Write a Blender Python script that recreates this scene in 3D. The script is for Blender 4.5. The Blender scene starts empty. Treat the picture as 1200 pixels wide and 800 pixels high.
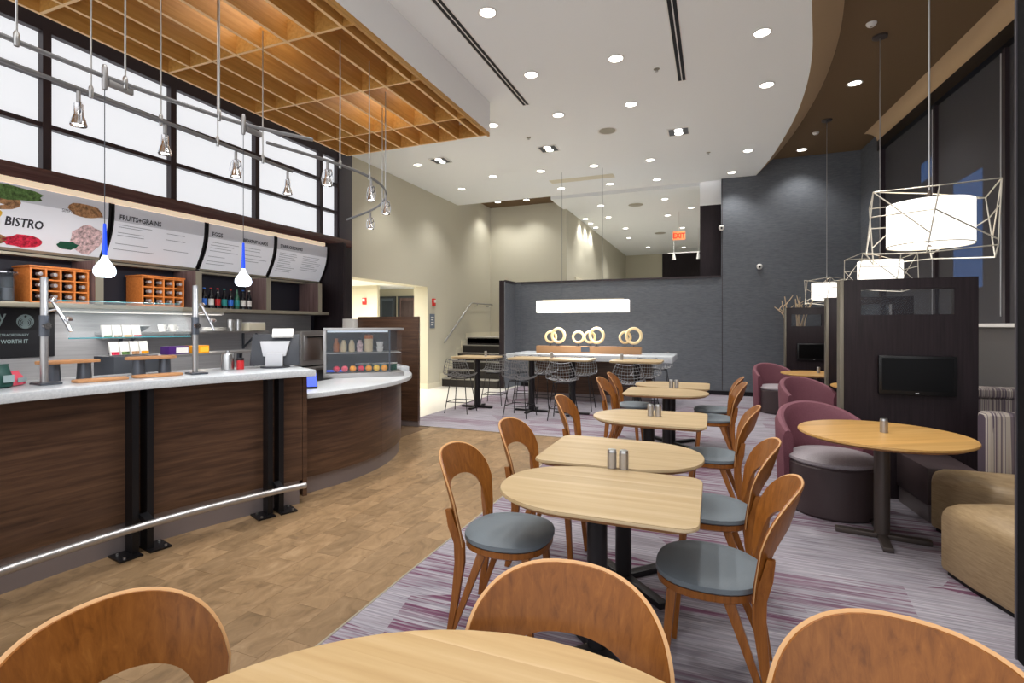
import bpy, bmesh, math, random
from mathutils import Vector, Matrix
random.seed(7)
PI = math.pi
S = bpy.context.scene
C = S.collection

# ---------------------------------------------------------------- camera, world, exposure
TH = math.atan(237 / 600.0)
cam_d = bpy.data.cameras.new('camera')
cam = bpy.data.objects.new('camera', cam_d)
C.objects.link(cam)
cam.location = (0, 0, 1.5)
cam.rotation_euler = (PI / 2, 0, TH)
cam_d.sensor_width = 36
cam_d.lens = 18.0
cam_d.shift_y = -19 / 1200.0
cam_d.clip_start = 0.02
cam_d.clip_end = 200
S.camera = cam

world = bpy.data.worlds.new('world')
S.world = world
world.use_nodes = True
bg = world.node_tree.nodes['Background']
bg.inputs[0].default_value = (0.975, 0.985, 1.0, 1)
bg.inputs[1].default_value = 1.35

S.view_settings.view_transform = 'Standard'
S.view_settings.look = 'None'
S.view_settings.gamma = 1
S.view_settings.use_curve_mapping = False
S.view_settings.exposure = 0.08
S.cycles.diffuse_bounces = 7
S.cycles.max_bounces = 14
DOWN_W = 68        # watts of one ceiling downlight
WARM = (1.0, 0.98, 0.945)

# ---------------------------------------------------------------- helpers
def lin(c):
    c = c / 255.0
    return c / 12.92 if c <= 0.04045 else ((c + 0.055) / 1.055) ** 2.4
def rgb(r, g, b):
    return (lin(r), lin(g), lin(b), 1)

MATS = {}
def mat(name, col, rough=0.5, metal=0.0, emit=None, es=0.0, spec=0.5, alpha=1.0, trans=0.0, ior=1.45, coat=0.0):
    m = bpy.data.materials.new(name)
    m.use_nodes = True
    b = m.node_tree.nodes['Principled BSDF']
    b.inputs['Base Color'].default_value = col
    b.inputs['Roughness'].default_value = rough
    b.inputs['Metallic'].default_value = metal
    b.inputs['Specular IOR Level'].default_value = spec
    b.inputs['Alpha'].default_value = alpha
    b.inputs['Transmission Weight'].default_value = trans
    b.inputs['IOR'].default_value = ior
    b.inputs['Coat Weight'].default_value = coat
    if emit:
        b.inputs['Emission Color'].default_value = emit
        b.inputs['Emission Strength'].default_value = es
    MATS[name] = m
    return m

def ramp(nt, stops):
    r = nt.nodes.new('ShaderNodeValToRGB')
    el = r.color_ramp.elements
    while len(el) < len(stops):
        el.new(0.5)
    for e, (p, c) in zip(el, stops):
        e.position = p
        e.color = c
    return r

def textured(name, stops, scale, rough=0.5, noise=(4.0, 4.0, 0.6), bump=0.0, metal=0.0, spec=0.5, rand=0.0, distort=0.0, coat=0.0, rot=(0, 0, 0)):
    """noise stretched along an axis of the object, run through a colour ramp"""
    m = mat(name, stops[0][1], rough, metal, spec=spec, coat=coat)
    nt = m.node_tree
    b = nt.nodes['Principled BSDF']
    tc = nt.nodes.new('ShaderNodeTexCoord')
    mp = nt.nodes.new('ShaderNodeMapping')
    mp.inputs['Scale'].default_value = scale
    mp.inputs['Rotation'].default_value = rot
    nz = nt.nodes.new('ShaderNodeTexNoise')
    nz.inputs['Scale'].default_value = noise[0]
    nz.inputs['Detail'].default_value = noise[1]
    nz.inputs['Roughness'].default_value = noise[2]
    nz.inputs['Distortion'].default_value = distort
    nt.links.new(tc.outputs['Object'], mp.inputs['Vector'])
    vec = mp.outputs['Vector']
    if rand:
        oi = nt.nodes.new('ShaderNodeObjectInfo')
        ad = nt.nodes.new('ShaderNodeVectorMath')
        ad.operation = 'ADD'
        sc = nt.nodes.new('ShaderNodeMath')
        sc.operation = 'MULTIPLY'
        sc.inputs[1].default_value = 57.0
        nt.links.new(oi.outputs['Random'], sc.inputs[0])
        nt.links.new(vec, ad.inputs[0])
        nt.links.new(sc.outputs[0], ad.inputs[1])
        vec = ad.outputs[0]
    nt.links.new(vec, nz.inputs['Vector'])
    r = ramp(nt, stops)
    nt.links.new(nz.outputs['Fac'], r.inputs[0])
    colour = r.outputs[0]
    if rand:
        hs = nt.nodes.new('ShaderNodeHueSaturation')
        mr = nt.nodes.new('ShaderNodeMapRange')
        mr.inputs['To Min'].default_value = 1 - rand
        mr.inputs['To Max'].default_value = 1 + rand
        nt.links.new(oi.outputs['Random'], mr.inputs['Value'])
        nt.links.new(mr.outputs[0], hs.inputs['Value'])
        nt.links.new(colour, hs.inputs['Color'])
        colour = hs.outputs[0]
    nt.links.new(colour, b.inputs['Base Color'])
    if bump:
        bp = nt.nodes.new('ShaderNodeBump')
        bp.inputs['Strength'].default_value = bump
        bp.inputs['Distance'].default_value = 0.01
        nt.links.new(nz.outputs['Fac'], bp.inputs['Height'])
        nt.links.new(bp.outputs[0], b.inputs['Normal'])
    return m

class MB:
    def __init__(s):
        s.v = []
        s.f = []
    def add(s, vs, fs):
        o = len(s.v)
        s.v += [tuple(p) for p in vs]
        s.f += [tuple(i + o for i in f) for f in fs]
        return s
    def box(s, x0, y0, z0, x1, y1, z1):
        x0, x1 = min(x0, x1), max(x0, x1)
        y0, y1 = min(y0, y1), max(y0, y1)
        z0, z1 = min(z0, z1), max(z0, z1)
        return s.add([(x0, y0, z0), (x1, y0, z0), (x1, y1, z0), (x0, y1, z0), (x0, y0, z1), (x1, y0, z1), (x1, y1, z1), (x0, y1, z1)],
                     [(0, 3, 2, 1), (4, 5, 6, 7), (0, 1, 5, 4), (1, 2, 6, 5), (2, 3, 7, 6), (3, 0, 4, 7)])
    def prism(s, poly, z0, z1):
        n = len(poly)
        a = sum(poly[i][0] * poly[(i + 1) % n][1] - poly[(i + 1) % n][0] * poly[i][1] for i in range(n))
        if a < 0:
            poly = poly[::-1]
        vs = [(x, y, z0) for x, y in poly] + [(x, y, z1) for x, y in poly]
        fs = [tuple(range(n - 1, -1, -1)), tuple(range(n, 2 * n))]
        fs += [(i, (i + 1) % n, n + (i + 1) % n, n + i) for i in range(n)]
        return s.add(vs, fs)
    def loft(s, rings, closed=True, caps=True):
        n = len(rings[0])
        vs = [p for r in rings for p in r]
        fs = []
        for k in range(len(rings) - 1):
            for i in range(n if closed else n - 1):
                j = (i + 1) % n
                fs.append((k * n + i, k * n + j, (k + 1) * n + j, (k + 1) * n + i))
        if caps and closed:
            fs.append(tuple(range(n - 1, -1, -1)))
            fs.append(tuple(range((len(rings) - 1) * n, len(rings) * n)))
        return s.add(vs, fs)
    def lathe(s, prof, n=24, c=(0, 0, 0), caps=True):
        rings = []
        for r, z in prof:
            rings.append([(c[0] + r * math.cos(2 * PI * i / n), c[1] + r * math.sin(2 * PI * i / n), c[2] + z) for i in range(n)])
        return s.loft(rings, True, caps)
    def cyl(s, p0, p1, r0, r1=None, n=10):
        return s.tube([p0, p1], r0, n, r1=r1)
    def tube(s, path, r, n=8, closed=False, r1=None, flat=1.0):
        P = [Vector(p) for p in path]
        m = len(P)
        rings = []
        up = None
        for i in range(m):
            if closed:
                t = P[(i + 1) % m] - P[i - 1]
            else:
                t = P[min(i + 1, m - 1)] - P[max(i - 1, 0)]
            t.normalize()
            if up is None:
                up = Vector((0, 0, 1)) if abs(t.z) < 0.9 else Vector((1, 0, 0))
            a = t.cross(up)
            if a.length < 1e-6:
                a = t.cross(Vector((0, 1, 0)))
            a.normalize()
            b = a.cross(t).normalized()
            up = b
            rr = r if r1 is None else r + (r1 - r) * i / max(1, m - 1)
            rings.append([tuple(P[i] + a * rr * math.cos(2 * PI * k / n) + b * rr * flat * math.sin(2 * PI * k / n)) for k in range(n)])
        if closed:
            rings.append(rings[0])
            return s.loft(rings, True, False)
        return s.loft(rings, True, True)
    def bar(s, p0, p1, w, h, w1=None, h1=None, up=(0, 0, 1)):
        """square-section bar that may taper"""
        p0, p1 = Vector(p0), Vector(p1)
        t = (p1 - p0).normalized()
        a = t.cross(Vector(up))
        if a.length < 1e-4:
            a = t.cross(Vector((0, 1, 0)))
        a.normalize()
        b = a.cross(t).normalized()
        w1 = w if w1 is None else w1
        h1 = h if h1 is None else h1
        r = []
        for p, ww, hh in ((p0, w, h), (p1, w1, h1)):
            r.append([tuple(p + a * sx * ww / 2 + b * sy * hh / 2) for sx, sy in ((-1, -1), (1, -1), (1, 1), (-1, 1))])
        return s.loft(r)
    def build(s, name, m, parent=None, bevel=0.0, seg=2, smooth=True, loc=None, rotz=0.0):
        me = bpy.data.meshes.new(name)
        me.from_pydata(s.v, [], s.f)
        bm = bmesh.new()
        bm.from_mesh(me)
        bmesh.ops.recalc_face_normals(bm, faces=bm.faces)
        if bevel:
            es = [e for e in bm.edges if len(e.link_faces) == 2 and e.calc_face_angle(0) > 0.7]
            bmesh.ops.bevel(bm, geom=es, offset=bevel, segments=seg, affect='EDGES', profile=0.6)
        bm.to_mesh(me)
        bm.free()
        me.materials.append(MATS[m] if isinstance(m, str) else m)
        if smooth:
            me.shade_smooth()
            me.set_sharp_from_angle(angle=math.radians(35))
        o = bpy.data.objects.new(name, me)
        C.objects.link(o)
        if parent:
            o.parent = parent
        if loc:
            o.location = loc
        o.rotation_euler = (0, 0, rotz)
        return o

def tag(o, label, cat, group=None):
    o['label'] = label
    o['category'] = cat
    if group:
        o['group'] = group
    return o
def struct(o):
    o['kind'] = 'structure'
    return o
def thing(name, label, cat, loc=(0, 0, 0), rotz=0.0, group=None):
    o = bpy.data.objects.new(name, None)
    o.empty_display_size = 0.1
    C.objects.link(o)
    o.location = loc
    o.rotation_euler = (0, 0, rotz)
    return tag(o, label, cat, group)
def copy_tree(o, parent=None):
    c = o.copy()
    C.objects.link(c)
    c.parent = parent
    for ch in list(o.children):
        copy_tree(ch, c)
    return c
def place(proto, used, loc, rotz, label=None, group=None):
    o = copy_tree(proto) if used else proto
    o.location = loc
    o.rotation_euler = (0, 0, rotz)
    if label:
        o['label'] = label
    if group:
        o['group'] = group
    return o
def lamp(name, kind, loc, energy, col, parent=None, size=0.06, spot=None, blend=0.6, rot=(0, 0, 0)):
    l = bpy.data.lights.new(name, kind)
    l.energy = energy
    l.color = col
    if kind == 'AREA':
        l.shape = 'DISK'
        l.size = size
    else:
        l.shadow_soft_size = size
    if spot:
        l.spot_size = math.radians(spot)
        l.spot_blend = blend
    o = bpy.data.objects.new(name, l)
    C.objects.link(o)
    o.location = loc
    o.rotation_euler = rot
    if parent:
        o.parent = parent
    return o
def text_mesh(name, s, size, m, fn, parent=None, align='LEFT', bold=0.0, sx=1.0, sub=0):
    """flat lettering; fn maps (along, up) to a 3-D point"""
    cu = bpy.data.curves.new(name, 'FONT')
    cu.body = s
    cu.size = size
    cu.align_x = align
    cu.offset = bold
    cu.resolution_u = 2
    t = bpy.data.objects.new(name, cu)
    C.objects.link(t)
    bpy.context.view_layer.update()
    dg = bpy.context.evaluated_depsgraph_get()
    me = bpy.data.meshes.new_from_object(t.evaluated_get(dg))
    bpy.data.objects.remove(t)
    for v in me.vertices:
        v.co = Vector(fn(v.co.x * sx, v.co.y))
    me.materials.clear()
    me.materials.append(MATS[m])
    o = bpy.data.objects.new(name, me)
    C.objects.link(o)
    if parent:
        o.parent = parent
    return o
def arcpt(c, r, a):
    """a in degrees, measured from -x towards +y"""
    a = math.radians(a)
    return (c[0] - r * math.cos(a), c[1] + r * math.sin(a))
def sector(c, r0, r1, a0, a1, n=16):
    A = [a0 + (a1 - a0) * i / n for i in range(n + 1)]
    return [arcpt(c, r0, a) for a in A] + [arcpt(c, r1, a) for a in A[::-1]]

# ---------------------------------------------------------------- materials
mat('white_ceiling', rgb(243, 246, 246), 0.9)
mat('white_board', rgb(242, 241, 240), 0.85)
mat('brown_ceiling', rgb(112, 90, 64), 0.85)
mat('tan_cove', rgb(196, 168, 132), 0.8)
mat('matt_black', rgb(14, 13, 17), 0.85, spec=0.2)
mat('track_grey', rgb(138, 138, 140), 0.42, 0.6)
mat('beige_wall', rgb(206, 201, 182), 0.9)
mat('cream_trim', rgb(224, 218, 196), 0.7)
mat('dark_frame', rgb(52, 42, 46), 0.45)
mat('navy', rgb(36, 36, 48), 0.6)
mat('frosted', rgb(150, 152, 156), 0.4, emit=(0.95, 0.965, 1.0, 1), es=0.78)
mat('column_grey', rgb(74, 70, 76), 0.5)
textured('grasscloth', [(0.30, rgb(84, 88, 95)), (0.5, rgb(97, 101, 108)), (0.70, rgb(108, 112, 118))], (7, 7, 80), 0.75, (1.4, 4, 0.6), bump=0.12)
textured('espresso', [(0.3, rgb(32, 25, 29)), (0.7, rgb(46, 37, 41))], (30, 30, 1.2), 0.45, (2, 4, 0.6), spec=0.25)
textured('walnut', [(0.28, rgb(54, 37, 28)), (0.5, rgb(78, 55, 41)), (0.72, rgb(100, 73, 54))], (1.2, 1.2, 20), 0.36, (1.6, 6, 0.62), distort=0.5)
textured('cubby_wood', [(0.3, rgb(98, 78, 78)), (0.7, rgb(132, 110, 108))], (20, 20, 1), 0.45, (2, 4, 0.6))
textured('sill_wood', [(0.3, rgb(70, 46, 44)), (0.7, rgb(98, 68, 62))], (20, 1, 20), 0.25, (2, 4, 0.6))
textured('canopy_wood', [(0.25, rgb(176, 126, 60)), (0.5, rgb(198, 147, 76)), (0.75, rgb(212, 164, 94))], (14, 0.8, 14), 0.45, (2, 5, 0.6))
mat('canopy_edge_lit', rgb(246, 206, 150), 0.5)  # pale ply edge, with light from below also put into the colour
textured('oak_top', [(0.28, rgb(164, 139, 102)), (0.46, rgb(177, 153, 115)), (0.60, rgb(183, 160, 124)), (0.78, rgb(196, 174, 142))], (0.6, 12, 12), 0.38, (1.5, 5, 0.55), rand=0.05)
textured('oak_top_round', [(0.28, rgb(170, 138, 94)), (0.46, rgb(183, 152, 106)), (0.60, rgb(190, 160, 115)), (0.78, rgb(202, 176, 136))], (0.7, 12, 12), 0.38, (1.5, 5, 0.55), rand=0.10)
textured('oak_gold', [(0.28, rgb(174, 130, 72)), (0.46, rgb(188, 144, 82)), (0.60, rgb(195, 152, 90)), (0.78, rgb(206, 168, 110))], (0.7, 12, 12), 0.38, (1.5, 5, 0.55), rand=0.10)
textured('edge_wood', [(0.3, rgb(150, 104, 62)), (0.7, rgb(184, 136, 88))], (6, 6, 40), 0.5)
textured('chair_wood', [(0.25, rgb(104, 57, 18)), (0.45, rgb(134, 79, 28)), (0.60, rgb(146, 88, 34)), (0.8, rgb(166, 106, 48))], (26, 26, 1.6), 0.36, (1.8, 6, 0.65), rand=0.05, distort=0.6)
mat('chair_edge', rgb(210, 162, 112), 0.45)
mat('chair_back_dark', rgb(96, 62, 44), 0.4)
textured('seat_fabric', [(0.35, rgb(98, 107, 114)), (0.65, rgb(108, 117, 124))], (160, 160, 160), 0.5, (3, 3, 0.6))
mat('black_metal', rgb(44, 42, 44), 0.38, 0.5)
mat('post_black', rgb(26, 25, 28), 0.4, 0.4)
mat('bronze', rgb(92, 84, 80), 0.42, 0.6)
mat('steel', rgb(200, 200, 200), 0.28, 1.0)
mat('brushed', rgb(178, 176, 176), 0.4, 0.9)
textured('backsplash', [(0.35, rgb(168, 168, 172)), (0.65, rgb(180, 180, 183))], (1, 1, 30), 0.4, (2, 3, 0.6), metal=0.3)
mat('chrome', rgb(226, 226, 230), 0.12, 1.0)
mat('dark_steel', rgb(96, 100, 108), 0.4, 0.7)
mat('strip_metal', rgb(170, 164, 148), 0.4, 0.5)
mat('bronze_strip', rgb(122, 116, 104), 0.45, 0.4)
textured('quartz', [(0.4, rgb(200, 205, 210)), (0.6, rgb(214, 218, 222))], (22, 22, 22), 0.22, (3, 6, 0.7), coat=0.2)
mat('toe_kick', rgb(132, 122, 122), 0.4, 0.4)
mat('white_solid', rgb(236, 234, 230), 0.4)
mat('glass', rgb(200, 214, 216), 0.02, alpha=0.08, spec=0.25)
mat('glass_edge', rgb(60, 150, 160), 0.15)
mat('case_glass', rgb(150, 162, 172), 0.02, alpha=0.09, spec=0.35)
mat('smoke_glass', rgb(70, 74, 82), 0.3, alpha=0.2, spec=0.2)
mat('case_back', rgb(74, 54, 44), 0.5)
mat('blue_glass', rgb(30, 70, 200), 0.08, emit=(0.02, 0.07, 0.75, 1), es=0.8)
mat('bulb_glass', rgb(240, 246, 255), 0.2, emit=(0.74, 0.86, 1.0, 1), es=3.5)
mat('lens', rgb(255, 250, 240), 0.4, emit=(1.0, 0.96, 0.88, 1), es=9)
mat('shade_white', rgb(250, 246, 238), 0.7, emit=(1.0, 0.965, 0.90, 1), es=1.15)
mat('warm_strip', rgb(250, 226, 190), 0.6, emit=(1.0, 0.84, 0.66, 1), es=0.35)
mat('cage_wire', rgb(206, 200, 186), 0.35, 0.4)
mat('black_plastic', rgb(18, 18, 20), 0.3)
mat('screen_black', rgb(5, 5, 7), 0.3, spec=0.2)
mat('grey_plastic', rgb(58, 60, 66), 0.45)
mat('light_plastic', rgb(196, 196, 200), 0.45)
mat('screen_blue', rgb(30, 50, 200), 0.3, emit=(0.05, 0.12, 0.75, 1), es=0.9)
mat('screen_lcd', rgb(200, 212, 220), 0.3, emit=(0.75, 0.82, 0.9, 1), es=0.5)
textured('burgundy', [(0.35, rgb(106, 60, 72)), (0.65, rgb(124, 76, 88))], (70, 70, 70), 0.7, (3, 3, 0.6))
mat('tub_dark', rgb(68, 56, 58), 0.5)
textured('tub_seat', [(0.35, rgb(140, 132, 138)), (0.65, rgb(164, 156, 160))], (40, 40, 40), 0.6)
textured('tan_vinyl', [(0.3, rgb(142, 118, 86)), (0.7, rgb(170, 146, 112))], (6, 6, 60), 0.42, (2, 4, 0.6))
mat('ring_wood', rgb(236, 212, 164), 0.5)
mat('ledge_wood', rgb(168, 126, 88), 0.5)
mat('board_wood', rgb(196, 142, 96), 0.55)
textured('rack_wood', [(0.3, rgb(212, 116, 52)), (0.7, rgb(238, 150, 76))], (10, 10, 10), 0.45)
mat('bottle_dark', rgb(20, 20, 26), 0.12)
mat('capsule', rgb(214, 206, 206), 0.25, 0.5)
mat('bottle_red', rgb(190, 40, 44), 0.35)
mat('bottle_blue', rgb(46, 108, 206), 0.35)
mat('bottle_green', rgb(40, 92, 72), 0.2)
mat('label_white', rgb(232, 230, 226), 0.6)
mat('label_teal', rgb(40, 140, 140), 0.5)
mat('ink', rgb(58, 58, 66), 0.7)
mat('menu_grey_lit', rgb(222, 222, 228), 0.28, emit=(0.85, 0.87, 0.93, 1), es=0.22)  # added glow stands in for light falling on the board faces
mat('menu_band_lit', rgb(200, 201, 208), 0.32, emit=(0.6, 0.62, 0.68, 1), es=0.12)  # weaker added glow, imitates front light on the header
textured('food_red', [(0.35, rgb(127, 24, 43)), (0.5, rgb(206, 40, 70)), (0.65, rgb(248, 62, 96))], (14, 14, 14), 0.5, (2.2, 4, 0.7))
textured('food_green', [(0.35, rgb(53, 73, 38)), (0.5, rgb(86, 118, 62)), (0.65, rgb(114, 150, 87))], (14, 14, 14), 0.5, (2.2, 4, 0.7))
textured('food_brown', [(0.35, rgb(104, 76, 52)), (0.5, rgb(168, 124, 84)), (0.65, rgb(206, 156, 112))], (14, 14, 14), 0.5, (2.2, 4, 0.7))
mat('food_yellow', rgb(240, 196, 60), 0.6)
textured('food_pink', [(0.35, rgb(132, 114, 115)), (0.5, rgb(214, 184, 186)), (0.65, rgb(255, 224, 226))], (14, 14, 14), 0.5, (2.2, 4, 0.7))
mat('poster_black', rgb(20, 20, 26), 0.5)
mat('emblem', rgb(150, 168, 170), 0.6)
mat('poster_grey', rgb(120, 120, 132), 0.6)
mat('kraft', rgb(176, 138, 96), 0.7)
mat('bag_green', rgb(20, 66, 58), 0.5)
mat('bag_pink', rgb(222, 84, 104), 0.5)
mat('purple', rgb(70, 30, 110), 0.5)
mat('orange', rgb(240, 160, 30), 0.5)
mat('cream_drink', rgb(226, 206, 166), 0.4)
mat('amber', rgb(190, 104, 30), 0.3)
mat('red_alarm', rgb(214, 40, 40), 0.4)
mat('exit_red', rgb(250, 80, 40), 0.4, emit=(1.0, 0.22, 0.08, 1), es=1.6)
mat('sign_grey', rgb(110, 122, 138), 0.5)
mat('stair_dark', rgb(48, 44, 42), 0.7)
mat('stair_nose', rgb(150, 146, 138), 0.6)
mat('white_tile', rgb(232, 228, 220), 0.25)
mat('joint', rgb(104, 82, 60), 0.8)
mat('wire_chrome', rgb(124, 124, 126), 0.35, 0.6)
mat('exit_face', rgb(250, 120, 70), 0.4, emit=(1.0, 0.30, 0.12, 1), es=0.75)
mat('exit_letter', rgb(200, 40, 20), 0.5, emit=(0.8, 0.06, 0.02, 1), es=0.4)
mat('shade_fabric', rgb(74, 72, 76), 0.7, alpha=0.86)
mat('lower_wall', rgb(96, 94, 94), 0.8)
mat('outside_dark', rgb(40, 42, 50), 0.9)
mat('outside_blue', rgb(40, 90, 170), 0.6, emit=(0.08, 0.30, 0.85, 1), es=7.0)
mat('driftwood', rgb(216, 192, 160), 0.7)
mat('vase', rgb(60, 54, 54), 0.4)
textured('floor_plank', [(0.25, rgb(104, 82, 58)), (0.45, rgb(134, 108, 78)), (0.6, rgb(146, 119, 88)), (0.8, rgb(166, 140, 108))], (5, 3, 1), 0.42, (1.8, 5, 0.62), rand=0.16, distort=1.2)

def carpet_material():
    m = mat('carpet', rgb(150, 146, 154), 0.95, spec=0.1)
    nt = m.node_tree
    b = nt.nodes['Principled BSDF']
    tc = nt.nodes.new('ShaderNodeTexCoord')
    def noise(scale, s, det=4, w=0.0):
        mp = nt.nodes.new('ShaderNodeMapping')
        mp.inputs['Scale'].default_value = scale
        mp.inputs['Location'].default_value = (w, w * 1.7, 0)
        nt.links.new(tc.outputs['Object'], mp.inputs['Vector'])
        n = nt.nodes.new('ShaderNodeTexNoise')
        n.inputs['Scale'].default_value = s
        n.inputs['Detail'].default_value = det
        nt.links.new(mp.outputs[0], n.inputs['Vector'])
        return n
    fine = noise((1.5, 46, 1), 1.6, 6)
    r1 = ramp(nt, [(0.30, rgb(120, 116, 126)), (0.5, rgb(148, 144, 152)), (0.70, rgb(174, 170, 176))])
    nt.links.new(fine.outputs['Fac'], r1.inputs[0])
    streak = noise((0.9, 30, 1), 1.3, 4, 5.3)
    r2 = ramp(nt, [(0.44, (0, 0, 0, 1)), (0.60, (1, 1, 1, 1))])
    nt.links.new(streak.outputs['Fac'], r2.inputs[0])
    mp = nt.nodes.new('ShaderNodeMapping')
    mp.inputs['Scale'].default_value = (1.0, 2.6, 1)
    mp.inputs['Rotation'].default_value = (0, 0, 0.12)
    nt.links.new(tc.outputs['Object'], mp.inputs['Vector'])
    vo = nt.nodes.new('ShaderNodeTexVoronoi')
    vo.inputs['Scale'].default_value = 1.15
    nt.links.new(mp.outputs[0], vo.inputs['Vector'])
    r3 = ramp(nt, [(0.52, (0.12, 0.12, 0.12, 1)), (0.53, (0.7, 0.7, 0.7, 1)), (0.85, (1, 1, 1, 1))])
    sp = nt.nodes.new('ShaderNodeSeparateColor')
    nt.links.new(vo.outputs['Color'], sp.inputs[0])
    nt.links.new(sp.outputs[0], r3.inputs[0])
    mu = nt.nodes.new('ShaderNodeMath')
    mu.operation = 'MULTIPLY'
    nt.links.new(r2.outputs[0], mu.inputs[0])
    nt.links.new(r3.outputs[0], mu.inputs[1])
    mx = nt.nodes.new('ShaderNodeMix')
    mx.data_type = 'RGBA'
    nt.links.new(mu.outputs[0], mx.inputs['Factor'])
    nt.links.new(r1.outputs[0], mx.inputs[6])
    mx.inputs[7].default_value = rgb(104, 66, 88)
    nt.links.new(mx.outputs[2], b.inputs['Base Color'])
    bp = nt.nodes.new('ShaderNodeBump')
    bp.inputs['Strength'].default_value = 0.3
    bp.inputs['Distance'].default_value = 0.004
    nt.links.new(fine.outputs['Fac'], bp.inputs['Height'])
    nt.links.new(bp.outputs[0], b.inputs['Normal'])
carpet_material()

def stripe_material():
    m = mat('stripes', rgb(120, 110, 112), 0.7)
    nt = m.node_tree
    b = nt.nodes['Principled BSDF']
    tc = nt.nodes.new('ShaderNodeTexCoord')
    mp = nt.nodes.new('ShaderNodeMapping')
    mp.inputs['Scale'].default_value = (16, 0.2, 0.05)
    nt.links.new(tc.outputs['Object'], mp.inputs['Vector'])
    n = nt.nodes.new('ShaderNodeTexNoise')
    n.inputs['Scale'].default_value = 1.6
    n.inputs['Detail'].default_value = 2
    nt.links.new(mp.outputs[0], n.inputs['Vector'])
    r = ramp(nt, [(0.0, rgb(70, 60, 70)), (0.40, rgb(104, 92, 98)), (0.47, rgb(166, 156, 146)), (0.53, rgb(92, 80, 92)), (0.58, rgb(190, 182, 172)), (0.64, rgb(120, 104, 108)), (0.7, rgb(80, 68, 78))])
    r.color_ramp.interpolation = 'CONSTANT'
    nt.links.new(n.outputs['Fac'], r.inputs[0])
    nt.links.new(r.outputs[0], b.inputs['Base Color'])
stripe_material()

# ================================================================ STRUCTURE
ZC = 4.65       # white ceiling
ZB = 4.95       # brown ceiling
XE = -1.72      # where boards meet carpet
YE = 6.6

fl = struct(MB().box(-6.0, -1.0, -0.06, XE, YE, -0.004).build('floor', 'joint', smooth=False))
pw, pl = 0.18, 0.42
plank_mesh = None
row = 0
x = XE - 0.012
while x - pw > -3.95:
    off = (row * 0.37) % 1.0
    y = 0.2 - off * pl
    while y < YE - 0.02:
        y0, y1 = max(y, 0.2), min(y + pl, YE)
        if y1 - y0 > 0.05:
            if abs(y1 - y0 - pl) < 1e-4:
                if plank_mesh is None:
                    p = MB().box(-pw / 2 + .0006, -pl / 2 + .0006, -0.004, pw / 2 - .0006, pl / 2 - .0006, 0).build('floor_plank', 'floor_plank', fl, smooth=False)
                    plank_mesh = p.data
                else:
                    p = bpy.data.objects.new('floor_plank', plank_mesh)
                    C.objects.link(p)
                    p.parent = fl
            else:
                h = (y1 - y0) / 2
                p = MB().box(-pw / 2 + .0006, -h + .0006, -0.004, pw / 2 - .0006, h - .0006, 0).build('floor_plank', 'floor_plank', fl, smooth=False)
            p.location = (x - pw / 2, (y0 + y1) / 2, 0)
        y += pl
    x -= pw
    row += 1
struct(MB().prism([(XE, -1.0), (4.0, -1.0), (4.0, 12.0), (-4.46, 12.0), (-4.46, YE), (XE, YE)], -0.06, 0.002).build('floor_carpet', 'carpet', smooth=False))
struct(MB().box(XE - 0.012, -1.0, -0.01, XE, YE + 0.012, 0.004).box(-4.46, YE, -0.01, XE - 0.012, YE + 0.012, 0.004).build('trim_1', 'strip_metal', smooth=False))
struct(MB().box(-11.0, YE, -0.06, -4.46, 12.0, 0.0).build('floor_white', 'white_tile', smooth=False))
struct(MB().prism([(-6.27, 12.52), (-4.75, 12.52), (-4.75, 12.08), (3.0, 12.08), (3.0, 26), (-6.27, 26)], 1.02, 1.17).build('floor_upper', 'white_tile', smooth=False))

# --- white ceiling with its bowed edge, brown ceiling above
edge = [(0.30, 2.0), (0.50, 3.2), (0.68, 4.4), (0.88, 5.68), (1.05, 6.75), (1.13, 7.7), (1.14, 8.8), (1.05, 10.2), (0.93, 11.2), (0.80, 12.0)]
def smooth_line(pts, n=6):
    out = []
    for i in range(len(pts) - 1):
        p0, p1, p2, p3 = pts[max(i - 1, 0)], pts[i], pts[i + 1], pts[min(i + 2, len(pts) - 1)]
        for k in range(n):
            t = k / n
            out.append(tuple(0.5 * ((2 * p1[j]) + (-p0[j] + p2[j]) * t + (2 * p0[j] - 5 * p1[j] + 4 * p2[j] - p3[j]) * t * t + (-p0[j] + 3 * p1[j] - 3 * p2[j] + p3[j]) * t ** 3) for j in range(len(p1))))
    out.append(pts[-1])
    return out
edge = smooth_line(edge)
cz = MB()
BX, BY = -2.95, 6.62      # canopy bulkhead
cz.prism([(BX, -0.5), (0.05, -0.5)] + edge + [(BX, 12.0)], ZC, ZC + 0.05)
cz.prism([(-6.3, BY), (BX, BY), (BX, 12.0), (-6.3, 12.0)], ZC, ZC + 0.05)
cz.prism([(-6.3, -0.5), (BX, -0.5), (BX, BY), (-6.3, BY)], ZC, ZC + 0.05)
struct(cz.build('ceiling', 'white_ceiling', smooth=False))
cv = MB()
r0 = [(x, y, ZC) for x, y in edge]
r1 = [(x + 0.30, y + 0.03, ZB) for x, y in edge]
cv.loft([r0, r1], closed=False)
struct(cv.build('ceiling_cove', 'tan_cove'))
struct(MB().prism([(x, y) for x, y in edge] + [(3.2, 12.0), (4.1, -0.5), (0.0, -0.5)], ZB, ZB + 0.05).build('ceiling_brown', 'brown_ceiling', smooth=False))
struct(MB().box(-6.3, 12.0, 5.02, 3.0, 14.2, 5.07).build('ceiling_strip', 'brown_ceiling', smooth=False))
struct(MB().box(-4.0, 12.9, 4.80, 3.0, 25, 4.85).box(-4.0, 12.9, 4.85, 3.0, 12.98, 5.02).build('ceiling_far', 'white_ceiling', smooth=False))

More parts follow.
